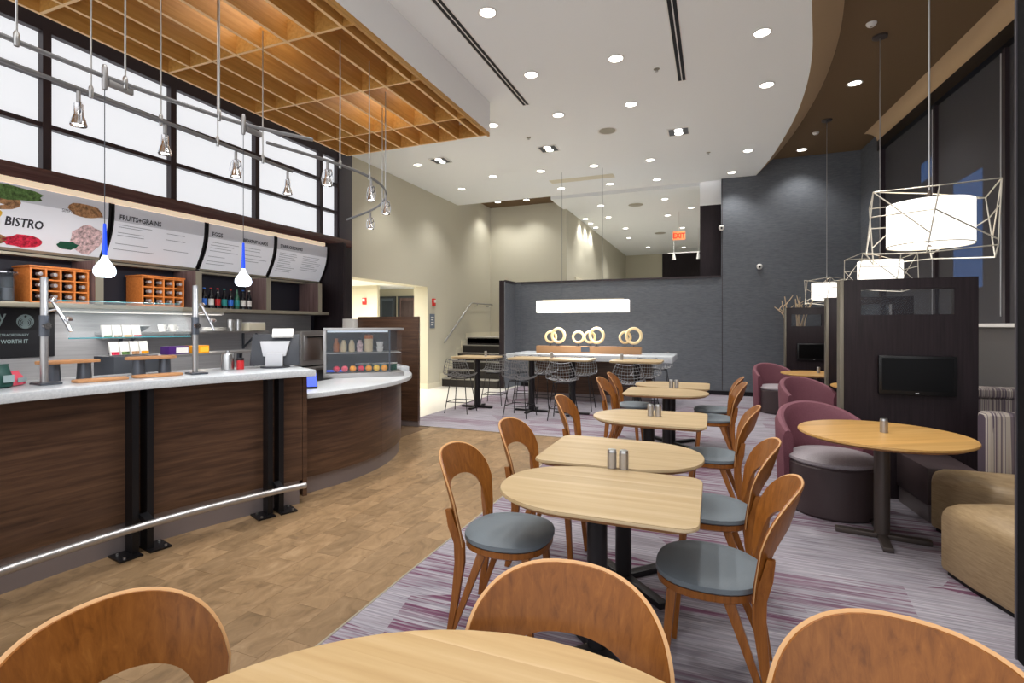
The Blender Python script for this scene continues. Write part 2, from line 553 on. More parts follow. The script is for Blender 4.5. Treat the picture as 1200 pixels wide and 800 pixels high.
# --- left wall: dark framed frosted windows above the bar
XW = -6.0
wl = MB()
wl.box(XW - 0.2, -0.5, 0, XW, 7.05, 2.92)
wl.box(XW - 0.2, -0.5, 4.34, XW, 7.05, ZC)
wl.box(XW - 0.2, -0.5, 2.92, XW, 0.45, 4.34)
struct(wl.build('wall_left', 'navy', smooth=False))
struct(MB().box(XW - 0.1, -0.5, 4.33, XW + 0.02, 7.05, ZC - 0.001).build('trim_2', 'dark_frame', smooth=False))
struct(MB().box(-6.3, 7.05, 0, -5.94, 7.36, ZC).build('wall_left_column', 'column_grey', bevel=0.006))
wy = [0.45, 1.70, 2.94, 4.18, 5.38, 6.64, 7.05]
wz = [2.93, 3.42, 3.89, 4.34]
for k in range(6):
    w = MB()
    w.box(XW - 0.10, wy[k] - 0.035, 2.93, XW + 0.03, wy[k] + 0.035, 4.34)
    if k == 5:
        w.box(XW - 0.10, wy[6] - 0.03, 2.93, XW + 0.03, wy[6] - 0.002, 4.34)
    y1 = wy[k + 1] - (0.035 if k < 5 else 0.03)
    for zz in wz:
        w.box(XW - 0.10, wy[k] + 0.035, zz - 0.022, XW + 0.025, y1, zz + 0.022)
    o = struct(w.build('window_%d' % (k + 1), 'dark_frame', smooth=False))
    for j in range(3):
        MB().box(XW - 0.06, wy[k] + 0.036, wz[j] + 0.023, XW - 0.045, y1 - 0.001, wz[j + 1] - 0.023).build('pane', 'frosted', o, smooth=False)
struct(MB().box(XW, 0.3, 2.80, XW + 0.30, 7.05, 2.93).build('trim_3', 'sill_wood', bevel=0.008))

# --- beige wall beyond the bar with the wide opening to the lift corridor
XB = -6.27
wb = MB()
wb.box(XB - 0.37, 7.36, 2.40, XB, 10.47, ZC + 0.4)
wb.box(XB - 0.37, 10.47, 0, XB, 14.1, 5.05)
wb.box(XB - 0.37, 7.0, 0, XB, 7.36, ZC)
struct(wb.build('wall_left_rear', 'beige_wall', smooth=False))
struct(MB().box(XB, 10.48, 0, XB + 0.015, 11.10, 0.12).box(XB - 0.37, 10.455, 0, XB, 10.47, 0.12).build('baseboard_left', 'cream_trim', smooth=False))
co = MB()
co.box(-10.4, 5.6, 0, -10.2, 14, 2.7)
co.box(-10.2, 12.6, 0, -6.64, 12.8, 2.7)
co.box(-10.2, 6.8, 0, -6.64, 7.0, 2.7)
co.box(-10.2, 11.2, 0, -8.22, 11.3, 2.7)
struct(co.build('wall_corridor', 'beige_wall', smooth=False))
struct(MB().box(-10.4, 6.8, 2.55, -6.6, 12.8, 2.65).build('ceiling_corridor', 'white_ceiling', smooth=False))
# corridor doors
def corridor_door(n, x0, x1, panel, zg):
    o = struct(MB().box(x0 - .06, 12.54, 0, x0, 12.6, 2.34).box(x1, 12.54, 0, x1 + .06, 12.6, 2.34).box(x0, 12.54, 2.28, x1, 12.6, 2.34).build('door_%d' % n, 'dark_steel', smooth=False))
    MB().box(x0, 12.56, 0, x1, 12.595, 2.28).build('door_leaf', panel, o, smooth=False)
    MB().box(x0 + .05, 12.55, zg, x1 - .05, 12.559, 2.22).build('pane', 'smoke_glass', o, smooth=False)
    MB().cyl((x1 - .06, 12.50, 0.85), (x1 - .06, 12.50, 1.25), .014).build('handle', 'steel', o)
corridor_door(1, -9.1, -8.65, 'sign_grey', 0.9)
corridor_door(2, -8.45, -7.95, 'cubby_wood', 1.2)
lamp('corridor_fill', 'AREA', (-8.2, 9.4, 2.5), 150, (1, .95, .86), size=1.6)  # unseen fill lamp without a fixture, added to brighten the corridor

# --- stairs up to the hall
ST = 6
RH, TD = 0.195, 0.28
st = thing('staircase', 'short carpeted staircase with dark risers beside the beige wall', 'stairs', (0, 0, 0))
for i in range(ST):
    y0 = 11.12 + i * TD
    MB().box(XB + 0.02, y0, 0, -4.76, 11.12 + ST * TD if i == ST - 1 else y0 + TD + 0.02, RH * (i + 1) - 0.02).build('riser', 'stair_dark', st, smooth=False)
    MB().box(XB + 0.02, y0 - 0.015, RH * (i + 1) - 0.02, -4.76, y0 + TD, RH * (i + 1)).build('tread', 'stair_nose', st, smooth=False)
sk = MB()
for i in range(ST):
    y0 = 11.12 + i * TD
    sk.box(XB, y0 - 0.07, 0, XB + 0.02, y0 + TD - 0.07, RH * (i + 1) + 0.12)
sk.box(XB, 11.12 + ST * TD - 0.07, 1.0, XB + 0.02, 14.1, 1.30)
struct(sk.build('trim_4', 'cream_trim', smooth=False))
struct(MB().box(XB + .02, 14.06, 1.17, -3.95, 14.10, 1.30).build('baseboard_back', 'cream_trim', smooth=False))
hr = thing('handrail', 'steel handrail on the wall beside the stairs', 'handrail', (-6.17, 11.1, 0.0))
MB().tube([(0, 0, 1.08), (0, 1.45, 2.08), (0, 1.55, 2.11), (0, 2.9, 2.11)], 0.022, 8).build('rail', 'brushed', hr)
for yy, zz in ((0.35, 1.32), (1.1, 1.84), (1.9, 2.11), (2.7, 2.11)):
    MB().tube([(-0.10, yy, zz - 0.07), (-0.03, yy, zz - 0.07), (0, yy, zz - 0.01)], 0.01, 6).build('bracket', 'brushed', hr)

# --- back wall
YW = 11.9
w = MB()
w.box(-4.45, YW, 0, 0.14, YW + 0.16, 2.53)
struct(w.build('wall_back_low', 'grasscloth', smooth=False))
struct(MB().box(-4.75, 11.2, 0, -4.62, YW + 0.16, 2.56).build('wall_back_wing', 'espresso', smooth=False))
struct(MB().box(-4.62, 11.2, 0, -4.60, YW, 2.53).box(-4.60, YW - 0.02, 0, -4.45, YW + .16, 2.53).build('wall_back_return', 'grasscloth', smooth=False))
struct(MB().box(-4.75, YW - 0.03, 2.53, 0.14, YW + 0.18, 2.57).box(-4.62, 11.2, 2.53, -4.58, YW - .03, 2.57).build('trim_5', 'dark_frame', smooth=False))
w = MB()
w.box(0.14, YW, 0, 3.3, YW + 0.16, ZB + 0.05)
struct(w.build('wall_back', 'grasscloth', smooth=False))
struct(MB().box(0.155, YW - 0.004, 0.1, 0.165, YW, ZC).build('trim_6', 'dark_frame', smooth=False))
struct(MB().box(-4.45, YW - 0.025, 0, 3.0, YW, 0.09).build('baseboard_rear', 'post_black', smooth=False))
# hall beyond the opening
struct(MB().box(XB, 14.1, 1.17, -3.9, 14.3, 5.05).box(-4.0, 14.3, 1.17, -3.9, 25, 4.85).build('wall_hall_left', 'beige_wall', smooth=False))
struct(MB().box(-4.0, 24.6, 1.17, -2.24, 24.8, 4.85).build('wall_hall_rear', 'beige_wall', smooth=False))
struct(MB().box(-2.24, 24.6, 1.17, 3.0, 24.8, 4.85).box(0.25, 13.0, 1.17, 0.45, 24.6, 4.85).build('wall_hall_dark', 'espresso', smooth=False))
struct(MB().box(-0.30, 12.25, 1.17, 0.16, 12.7, 4.18).build('wall_hall_column', 'espresso', smooth=False))
struct(MB().box(-0.30, 12.25, 4.18, 0.16, 12.7, 4.8).build('trim_7', 'white_board', smooth=False))
o = struct(MB().box(-3.9, 15.0, 1.17, -3.86, 15.1, 2.95).box(-3.9, 18.0, 1.17, -3.86, 18.1, 2.95).box(-3.9, 15.1, 2.85, -3.86, 18.0, 2.95).build('door_3', 'cream_trim', smooth=False))
for k in range(2):
    MB().box(-3.895, 15.12 + k * 1.45, 1.2, -3.875, 16.52 + k * 1.45, 2.85).build('door_leaf', 'navy', o, smooth=False)
# --- right wall with shaded windows
RW0, RW1 = (3.46, 2.0), (2.70, 11.95)
rd = (Vector(RW1) - Vector(RW0)).normalized()
rn = Vector((rd.y, -rd.x))
def rw(s, off):
    p = Vector(RW0) + rd * s + rn * off
    return (p.x, p.y)
RL = (Vector(RW1) - Vector(RW0)).length
def rbox(mb, s0, s1, o0, o1, z0, z1):
    mb.prism([rw(s0, o0), rw(s1, o0), rw(s1, o1), rw(s0, o1)], z0, z1)
    return mb
struct(rbox(MB(), -2.5, RL, 0, 0.2, 0, 1.48).build('wall_right', 'lower_wall', smooth=False))
struct(rbox(MB(), RL - 1.0, RL, -0.02, 0.2, 1.52, ZB).build('wall_right_pier', 'grasscloth', smooth=False))
struct(rbox(MB(), -2.5, RL - 1.0, -0.05, 0.2, 1.48, 1.52).build('trim_8', 'white_solid', smooth=False))
struct(rbox(MB(), -2.5, RL - 1.0, -0.06, 0.2, 4.62, 4.80).build('trim_9', 'post_black', smooth=False))
# tan cove above the window head
cv = MB()
rings = []
for k in range(7):
    a = k / 6 * PI / 2
    rings.append([(*rw(s, -0.06 - 0.20 * (1 - math.cos(a))), 4.80 + 0.15 * math.sin(a)) for s in (-2.5, RL - 1.0)])
cv.loft(rings, closed=False)
struct(cv.build('ceiling_cove_right', 'tan_cove'))
ms = [-2.5, -1.0, 0.6, 2.2, 3.8, 5.4, 7.0, RL - 1.0]
for k in range(len(ms) - 1):
    w = MB()
    rbox(w, ms[k], ms[k] + 0.05, -0.01, 0.12, 1.52, 4.62)
    if k == len(ms) - 2:
        rbox(w, ms[k + 1] - 0.10, ms[k + 1], -0.03, 0.12, 1.52, 4.62)
    o = struct(w.build('window_%d' % (k + 10), 'dark_frame', smooth=False))
    rbox(MB(), ms[k] + 0.055, ms[k + 1] - 0.005 - (0.1 if k == len(ms) - 2 else 0), 0.03, 0.036, 1.52, 4.62).build('roller_shade', 'shade_fabric', o, smooth=False)
    MB().cyl((*rw(ms[k] + 0.10, 0.0), 1.60), (*rw(ms[k] + 0.10, 0.0), 4.6), 0.006, n=6).build('pull_chain', 'light_plastic', o)
ob = thing('building', 'dark building across the street with blue lit windows behind the shades', 'building', (6.5, 15, 0))
MB().box(0, -12, 0, 3, 10, 12).build('wall', 'outside_dark', ob, smooth=False)
for y0, z0, y1, z1 in ((1.9, 2.5, 3.6, 5.6), (5.2, 6.3, 6.1, 6.9), (-4.5, 1.5, -3.0, 5.0)):
    MB().box(-0.02, y0, z0, 0.0, y1, z1).build('window', 'outside_blue', ob, smooth=False)
# near column at the right edge of the view
o = struct(MB().box(1.264, 2.70, 0, 1.75, 2.98, ZB).build('wall_right_column', 'matt_black', bevel=0.004))
MB().box(1.259, 2.965, 0.0, 1.264, 2.98, ZB).build('edge_strip', 'column_grey', o, smooth=False)

# ================================================================ CEILING THINGS
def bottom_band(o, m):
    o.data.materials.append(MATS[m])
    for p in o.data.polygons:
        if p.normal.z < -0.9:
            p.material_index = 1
struct(MB().box(BX - 0.06, -0.5, 4.22, BX, BY, ZC - 0.001).box(-5.45, BY - 0.04, 4.30, BX - 0.06, BY, ZC - 0.001).build('trim_10', 'white_board', smooth=False))
cn = thing('slatted_canopy', 'honey coloured wooden slat grid hanging over the bar', 'canopy', (-4.2, 3.0, 4.17))
SX = [-5.38, -5.05, -4.725, -4.40, -4.075, -3.75, -3.425, -3.10]
for i, x in enumerate(SX):
    o = MB().box(x + 4.2 - 0.016, -3.4, 0, x + 4.2 + 0.016, BY - 3.06, 0.33).build('slat', 'canopy_wood', cn, smooth=False)
    bottom_band(o, 'canopy_edge_lit')
o = MB().box(-2.955 + 4.2 - 0.03, -3.4, 0.0, -2.955 + 4.2, BY - 3.0, 0.05).build('fascia', 'canopy_wood', cn, smooth=False)
for k, y in enumerate((0.42, 1.5, 2.6, 3.71, 4.81, 5.9, BY - 0.06)):
    for i in range(len(SX) - 1):
        o = MB().box(SX[i] + 4.2 + 0.017, y - 3.0 - 0.014, 0.001, SX[i + 1] + 4.2 - 0.017, y - 3.0 + 0.014, 0.20).build('cross_bar', 'canopy_wood', cn, smooth=False)
        bottom_band(o, 'canopy_edge_lit')
    o = MB().box(SX[-1] + 4.2 + 0.017, y - 3.0 - 0.014, 0.001, -2.986 + 4.2, y - 3.0 + 0.014, 0.20).build('cross_bar', 'canopy_wood', cn, smooth=False)
for yy in (1.3, 3.3, 5.3):
    for xx in (-5.38, -4.075, -3.10):
        MB().cyl((xx + 4.2, yy - 3.0, 0.325), (xx + 4.2, yy - 3.0, ZC - 4.17), 0.006, n=6).build('hanger', 'steel', cn)
for yy in (1.6, 3.6, 5.6):
    o = thing('strip_light', 'fluorescent strip light above the wooden slats', 'light', (-3.95, yy, ZC - 0.06), 0, 'strip lights above the canopy')
    MB().box(-0.62, -0.06, 0.02, 0.62, 0.06, 0.06).build('housing', 'white_board', o, smooth=False)
    MB().box(-0.6, -0.045, 0.0, 0.6, 0.045, 0.02).build('tube', 'shade_white', o, smooth=False)
    l = lamp('tube_light', 'AREA', (0, 0, -0.01), 5, (1, .95, .88), o, size=0.9)

# round downlights
dl = thing('downlight', 'round recessed downlight in the white ceiling', 'downlight', (0, 0, 0), 0, 'downlights in the white ceiling')
MB().lathe([(0.078, 0), (0.098, -0.004), (0.10, -0.010), (0.082, -0.012), (0.078, -0.008)], 24, caps=False).build('trim_ring', 'white_solid', dl)
MB().lathe([(0.001, -0.004), (0.08, -0.004), (0.08, -0.002), (0.001, -0.002)], 24).build('lens', 'lens', dl)
lamp('bulb', 'SPOT', (0, 0, -0.03), DOWN_W, WARM, dl, size=0.07, spot=112, blend=0.7)
spots = [(-2.12, 4.7), (-2.14, 6.07), (-1.08, 6.07), (0.48, 6.11), (-3.24, 7.38), (-2.17, 7.38), (-1.1, 7.40), (0.64, 7.46),
         (-5.41, 8.67), (-4.35, 9.92), (-3.29, 9.93), (-2.21, 9.99), (-1.13, 10.03), (0.57, 10.14), (-1.15, 11.43), (0.34, 11.47), (-2.16, 11.40), (-3.27, 11.36),
         (-5.42, 10.56), (-1.08, 4.7), (0.2, 4.7), (-2.1, 3.3), (-1.08, 3.3), (0.0, 3.3), (-2.1, 1.9), (-1.08, 1.9), (0.0, 1.9), (-2.1, 0.5), (-1.0, 0.5)]
spots = [s for s in spots if s not in ((-1.08, 4.7), (0.2, 4.7))] + [(-1.1, 4.28), (0.15, 4.2)]
for i, (x, y) in enumerate(spots):
    place(dl, i, (x, y, ZC), 0)
db = copy_tree(dl)
db['label'] = 'round recessed downlight in the brown ceiling by the windows'
db['group'] = 'downlights in the brown ceiling'
for ch in db.children:
    if ch.type == 'LIGHT':
        ch.data = ch.data.copy()
        ch.data.energy = 70
for i, (x, y) in enumerate([(1.86, 8.57), (1.6, 11.44), (1.95, 5.6), (2.0, 2.9)]):
    place(db, i, (x, y, ZB), 0)
df = copy_tree(dl)
df['label'] = 'small downlight in the ceiling of the upper hall'
df['group'] = 'downlights in the hall ceiling'
for ch in df.children:
    if ch.type == 'LIGHT':
        ch.data = ch.data.copy()
        ch.data.energy = 70
hall = [(-2.9, 14.0), (-1.2, 13.9), (-0.2, 13.6), (-3.0, 15.6), (-1.3, 16.0), (-0.6, 15.2), (-2.8, 17.6), (-1.0, 18.2), (-3.0, 19.6), (-1.4, 20.4), (-0.2, 20.0), (-2.6, 22.2), (-1.2, 22.8)]
for i, (x, y) in enumerate(hall):
    place(df, i, (x, y, 4.80), 0)
# wall washers over the beige walls
for i, (x, y, z, e, t) in enumerate([(-5.75, 13.45, 5.02, 110, 0), (-4.9, 13.5, 5.02, 110, 0)]):
    o = copy_tree(dl)
    o.location = (x, y, z)
    o['label'] = 'small downlight in the brown strip above the stairs'
    o['group'] = 'downlights above the stairs'
for i in range(3):
    o = copy_tree(df)
    o.location = (-3.72, 15.6 + i * 0.75, 4.80)
    o['label'] = 'small downlight washing the beige hall wall'
    o['group'] = 'wall washers in the hall'

# square twin lamps
for i, (x, y) in enumerate([(-2.75, 8.73), (-0.54, 8.74), (-4.87, 8.6)]):
    o = thing('twin_downlight', 'square recessed downlight with two lamps in dark trim', 'downlight', (x, y, ZC - 0.012), 0, 'square twin downlights')
    MB().box(-0.17, -0.17, 0, 0.17, -0.15, 0.011).box(-0.17, 0.15, 0, 0.17, 0.17, 0.011).box(-0.17, -0.15, 0, -0.15, 0.15, 0.011).box(0.15, -0.15, 0, 0.17, 0.15, 0.011).build('frame', 'white_solid', o, smooth=False)
    MB().box(-0.15, -0.15, 0.006, 0.15, 0.15, 0.010).build('well', 'dark_steel', o, smooth=False)
    for yy in (-0.07, 0.07):
        MB().lathe([(0.001, 0.001), (0.062, 0.001), (0.062, 0.006), (0.001, 0.006)], 18, (0, yy, 0)).build('lamp_face', 'lens', o)
    lamp('bulb', 'SPOT', (0, 0, -0.02), DOWN_W, WARM, o, size=0.08, spot=80, blend=0.6)
# slot diffusers, speaker, sprinklers, access panel
def slot(x, y0, y1, label):
    o = thing('slot_diffuser', label, 'air vent', (x, (y0 + y1) / 2, ZC - 0.006))
    L = (y1 - y0) / 2
    MB().box(-0.055, -L, 0, -0.045, L, 0.005).box(0.045, -L, 0, 0.055, L, 0.005).box(-0.006, -L, 0, 0.006, L, 0.005).box(-0.045, -L, 0, 0.045, -L + 0.01, 0.005).box(-0.045, L - 0.01, 0, 0.045, L, 0.005).build('frame', 'white_solid', o, smooth=False)
    for s in (-1, 1):
        MB().box(s * 0.0255 - 0.0185, -L + 0.011, 0.002, s * 0.0255 + 0.0185, L - 0.011, 0.005).build('slot', 'post_black', o, smooth=False)
slot(-2.50, 1.0, 6.89, 'long twin slot air diffuser beside the wooden canopy')
slot(-0.385, 1.0, 6.94, 'long twin slot air diffuser over the dining tables')
o = thing('ceiling_speaker', 'round white speaker grille in the ceiling', 'speaker', (-1.61, 8.28, ZC - 0.012))
MB().lathe([(0.13, 0.011), (0.15, 0.0), (0.155, 0.011)], 28, caps=False).build('rim', 'white_solid', o)
MB().lathe([(0.001, 0.004), (0.13, 0.004), (0.13, 0.010), (0.001, 0.010)], 28).build('grille', 'strip_metal', o)
for i, (x, y) in enumerate([(-0.66, 6.51), (-2.9, 8.1), (-0.1, 10.0)]):
    o = thing('sprinkler', 'small pendent sprinkler head in the ceiling', 'sprinkler', (x, y, ZC - 0.035), 0, 'ceiling sprinklers')
    MB().lathe([(0.035, 0.030), (0.038, 0.034), (0.001, 0.034)], 14, caps=False).build('escutcheon', 'strip_metal', o)
    MB().lathe([(0.012, 0.0), (0.022, 0.004), (0.008, 0.01), (0.006, 0.03)], 12).build('head', 'steel', o)
for i, (x, y) in enumerate([(1.67, 6.95), (1.69, 10.52)]):
    o = thing('smoke_detector', 'small white smoke detector on the brown ceiling', 'detector', (x, y, ZB - 0.04), 0, 'detectors on the brown ceiling')
    MB().lathe([(0.03, 0.0), (0.045, 0.012), (0.055, 0.03), (0.055, 0.039)], 16).build('body', 'white_solid', o)
    MB().lathe([(0.012, -0.004), (0.014, 0.0)], 10).build('sensor', 'strip_metal', o)
tag(MB().box(-3.35, 10.66, ZC - 0.006, -1.96, 10.92, ZC - 0.001).build('ceiling_panel', 'cream_trim', bevel=0.002), 'long flat cream plate on the ceiling above the linear lamp', 'ceiling panel')
for i, (x, y) in enumerate([(-2.0, 14.3), (-1.8, 19.0)]):
    o = tag(MB().lathe([(0.001, 0), (0.18, 0.002), (0.2, 0.012), (0.001, 0.012)], 20, (0, 0, 0)).build('hall_speaker', 'strip_metal', loc=(x, y, 4.787)), 'round grey speaker in the hall ceiling', 'speaker', 'speakers in the hall ceiling')
o = thing('hall_diffuser', 'short twin slot air diffuser in the hall ceiling', 'air vent', (0.0, 16.2, 4.794))
MB().box(-0.09, -1.1, 0, 0.09, 1.1, 0.005).build('frame', 'white_solid', o, smooth=False)
for s in (-1, 1):
    MB().box(s * 0.04 - 0.025, -1.05, -0.003, s * 0.04 + 0.025, 1.05, 0.0).build('slot', 'post_black', o, smooth=False)
# exit sign
o = thing('exit_sign', 'lit red exit sign hanging in the upper hall', 'sign', (-0.95, 15.6, 4.10))
MB().box(-0.17, -0.02, -0.12, 0.17, 0.02, 0.12).build('face', 'exit_face', o, bevel=0.005)
text_mesh('lettering', 'EXIT', 0.20, 'exit_letter', lambda a, b: (a, -0.022, b - 0.07), o, 'CENTER', 0.008, sx=0.82)
MB().cyl((0, 0, 0.12), (0, 0, 0.70), 0.008, n=6).build('stem', 'white_solid', o)
# hall track with two heads
o = thing('hall_track_light', 'short track with two white spotlights in the upper hall', 'track light', (-0.75, 18.5, 3.98))
MB().box(-0.75, -0.02, 0, 0.55, 0.02, 0.03).build('rail', 'white_solid', o, smooth=False)
for x in (-0.55, 0.25):
    MB().lathe([(0.03, 0.0), (0.05, -0.10), (0.07, -0.22), (0.06, -0.22), (0.001, -0.20)], 12, (x, 0, 0)).build('spot_head', 'white_solid', o)
    MB().cyl((x, 0, 0.03), (x, 0, 0.82), 0.006, n=6).build('rod', 'white_solid', o)

# ================================================================ TRACK LIGHTING over the bar
ZR = 3.0
def rail_path(name, label, pts, rods, ztop=4.17, w=0.010):
    o = thing(name, label, 'track light', (pts[0][0], pts[0][1], ZR))
    q = smooth_line(pts, 6)
    c = pts[0]
    MB().tube([(x - c[0], y - c[1], 0) for x, y in q], w, 8, flat=1.5).build('rail', 'track_grey', o)
    for x, y in rods:
        MB().cyl((x - c[0], y - c[1], 0), (x - c[0], y - c[1], ztop - ZR), 0.006, n=6).build('rod', 'steel', o)
        MB().lathe([(0.012, -0.03), (0.014, 0.0), (0.014, 0.035), (0.008, 0.05)], 10, (x - c[0], y - c[1], 0)).build('clamp', 'steel', o)
    return o
rail_path('curved_track', 'curved steel track with the two blue pendants above the counter edge', [(-3.36, 0.4), (-3.42, 1.0), (-3.43, 1.5), (-3.42, 1.97), (-3.36, 2.4), (-3.25, 2.85), (-3.02, 3.26)], [(-3.42, 1.55), (-3.41, 2.08), (-3.31, 2.65)])
rail_path('straight_track', 'straight steel track carrying four spotlights over the bar', [(-3.75, 0.4), (-3.75, 1.5), (-3.77, 2.5), (-3.80, 3.2), (-3.83, 3.86)], [(-3.75, 2.08), (-3.78, 2.55), (-3.79, 3.02), (-3.81, 3.49)])
rail_path('hooked_track', 'hook shaped steel track above the curved end of the counter', [(-3.42, 3.17), (-3.28, 3.72), (-3.24, 4.2), (-3.34, 4.65), (-3.62, 5.08), (-4.1, 5.5), (-4.85, 5.9)], [(-3.26, 3.87), (-3.24, 4.28), (-3.50, 4.92), (-3.76, 5.22)])
hd = thing('track_spotlight', 'x', 'spotlight', (0, 0, 0))
MB().cyl((0, 0, 0), (0, 0, -0.07), 0.012, n=10).build('stem', 'brushed', hd)
MB().lathe([(0.001, -0.075), (0.024, -0.08), (0.026, -0.15), (0.034, -0.17), (0.046, -0.215), (0.044, -0.22), (0.036, -0.215), (0.001, -0.20)], 16).build('lamp_body', 'chrome', hd)
MB().lathe([(0.001, -0.212), (0.034, -0.212), (0.034, -0.208), (0.001, -0.208)], 14).build('lens', 'lens', hd)
MB().tube([(0.052, 0, -0.21), (0.062, 0, -0.15), (0.045, 0, -0.08), (0.0, 0, -0.062), (-0.045, 0, -0.08), (-0.062, 0, -0.15), (-0.052, 0, -0.21)], 0.004, 6).build('yoke', 'chrome', hd)
MB().tube([(0.02 + 0.03 * math.cos(a), 0.0, -0.11 + 0.03 * math.sin(a)) for a in [k * PI / 6 for k in range(12)]], 0.004, 6, closed=True).build('cable_loop', 'dark_steel', hd)
lamp('bulb', 'SPOT', (0, 0, -0.23), 45, WARM, hd, size=0.03, spot=85, blend=0.6, rot=(0, 0.8, 0))
for i, (x, y) in enumerate([(-3.75, 2.01), (-3.78, 2.58), (-3.80, 3.2), (-3.83, 3.80), (-3.26, 3.70), (-3.24, 4.31), (-3.48, 4.90), (-4.20, 5.57)]):
    place(hd, i, (x, y, ZR - 0.017), random.uniform(-0.6, 0.6), 'small chrome spotlight on the straight track' if i < 4 else 'small chrome spotlight on the hook shaped track', 'spotlights on the straight track' if i < 4 else 'spotlights on the hooked track')
for o in [q for q in C.objects if q.name.startswith('track_spotlight') and 'hook' in q['label']]:
    for ch in o.children:
        if ch.type == 'LIGHT':
            ch.rotation_euler = (0.5 if o.location.y > 4.8 else 0, 0, 0)
    if o.location.y > 4.8:
        o.rotation_euler = (0, 0, 0)
for i, (x, y, lb) in enumerate([(-3.42, 1.97, 'blue glass pendant with a white bulb, in front of the first menu board'), (-3.26, 2.81, 'blue glass pendant with a white bulb, in front of the third menu board')]):
    o = thing('blue_pendant', lb, 'pendant lamp', (x, y, 1.79), 0, 'blue pendants over the counter')
    MB().lathe([(0.001, 0.0), (0.034, 0.001), (0.046, 0.008), (0.055, 0.022), (0.057, 0.036), (0.054, 0.052), (0.046, 0.068), (0.035, 0.083), (0.025, 0.098), (0.017, 0.113), (0.0125, 0.13)], 28).build('bulb', 'bulb_glass', o)
    MB().lathe([(0.0125, 0.128), (0.013, 0.16), (0.010, 0.24), (0.008, 0.32), (0.001, 0.325)], 14).build('neck', 'blue_glass', o)
    MB().cyl((0, 0, 0.32), (0, 0, ZR - 1.79), 0.0025, n=5).build('cord', 'dark_steel', o)
    MB().lathe([(0.012, 0), (0.016, 0.02), (0.016, 0.13), (0.010, 0.15)], 10, (0, 0, ZR - 1.79 - 0.08)).build('connector', 'brushed', o)
    MB().box(-0.012, 0.02, ZR - 1.79 - 0.05, 0.012, 0.16, ZR - 1.79 - 0.01).build('transformer', 'brushed', o, bevel=0.004)
    lamp('glow', 'POINT', (0, 0, -0.05), 5, (0.85, 0.92, 1.0), o, size=0.05)

# ================================================================ BAR: counter
CC = (0.34, 1.5)
A0, A1 = -24.0, 27.6
bar = thing('bar_counter', 'long curved walnut bar counter with black steel posts', 'counter', (-3.6, 2.2, 0))
def loc(pts, o):
    return [(x - o[0], y - o[1]) for x, y in pts]
BO = (-3.6, 2.2)
posts = [-15, -2, 11.0, 24.0]
bounds = [A0] + posts + [A1]
for i in range(len(bounds) - 1):
    a, b = bounds[i], bounds[i + 1]
    MB().prism(loc(sector(CC, 4.02, 4.05, a + (0.05), b - 0.05, 10), BO), 0.20, 1.075).build('front_panel', 'walnut', bar)
MB().prism(loc(sector(CC, 4.04, 4.07, A0, A1 - 0.3, 26), BO), 0.0, 0.20).build('toe_kick', 'toe_kick', bar)
MB().prism(loc(sector(CC, 4.07, 4.60, A0, A1 - 0.3, 26), BO), 0.0, 1.07).build('body', 'espresso', bar)
MB().prism(loc(sector(CC, 4.02, 4.62, A1, A1 + 0.5, 2), BO), 0.06, 1.075).build('end_panel', 'walnut', bar)
for a in posts:
    for s in (-1, 1):
        ang = math.radians(a)
        mb = MB()
        c0 = a + s * 0.62
        mb.prism(loc(sector(CC, 3.915, 4.018, c0 - 0.28, c0 + 0.28, 2), BO), 0.0, 1.072)
        p = mb.build('post', 'post_black', bar, smooth=False)
        c1 = a + s * 1.25
        MB().prism(loc(sector(CC, 3.86, 4.03, c1 - 0.95, c1 + 0.95, 2), BO), 0.0, 0.012).build('base_plate', 'post_black', p, smooth=False)
        for r_ in (3.88, 3.98):
            q = arcpt(CC, r_, c1 + s * 0.5)
            MB().lathe([(0.009, 0.012), (0.009, 0.024), (0.004, 0.026)], 6, (q[0] - BO[0], q[1] - BO[1], 0)).build('bolt', 'steel', p)
fr = MB().tube([(*[c - d for c, d in zip(arcpt(CC, 3.79, A0 + (26.8 - A0) * i / 30), BO)], 0.22) for i in range(31)], 0.024, 12).build('foot_rail', 'brushed', bar)
for a in posts:
    p, q = arcpt(CC, 3.79, a), arcpt(CC, 3.915, a)
    MB().bar((p[0] - BO[0], p[1] - BO[1], 0.22), (q[0] - BO[0], q[1] - BO[1], 0.25), 0.05, 0.03).build('bracket', 'post_black', fr)
tag(MB().prism(sector(CC, 3.90, 4.66, A0, 28.6, 32), 1.076, 1.13).build('bar_worktop', 'quartz', bevel=0.006), 'pale grey stone worktop of the long bar counter', 'worktop')
# lower rounded counter with the till end
LC = (-5.2, 4.25)
low = thing('till_counter', 'lower rounded walnut counter next to the walnut end screen', 'counter', (-3.6, 4.6, 0))
LO = (-3.6, 4.6)
def lsec(r0, r1, a0, a1, n=20):
    # degrees from +x towards +y
    A = [a0 + (a1 - a0) * i / n for i in range(n + 1)]
    f = lambda r, a: (LC[0] + r * math.cos(math.radians(a)), LC[1] + r * math.sin(math.radians(a)))
    return [f(r0, a) for a in A] + [f(r1, a) for a in A[::-1]]
aa = [-22, 8, 36, 62]
for i in range(3):
    MB().prism(loc(lsec(1.93, 1.96, aa[i] + 0.06, aa[i + 1] - 0.06, 12), LO), 0.15, 0.865).build('front_panel', 'walnut', low)
MB().prism(loc(lsec(1.90, 1.935, -22, 62, 26), LO), 0.0, 0.15).build('toe_kick', 'toe_kick', low)
MB().prism(loc(lsec(1.30, 1.90, -22, 62, 26), LO), 0.0, 0.865).build('body', 'espresso', low)
tag(MB().prism(lsec(1.30, 2.09, -22.2, 44, 24), 0.867, 0.91).build('till_worktop', 'quartz', bevel=0.006), 'white stone worktop of the lower rounded counter', 'worktop')
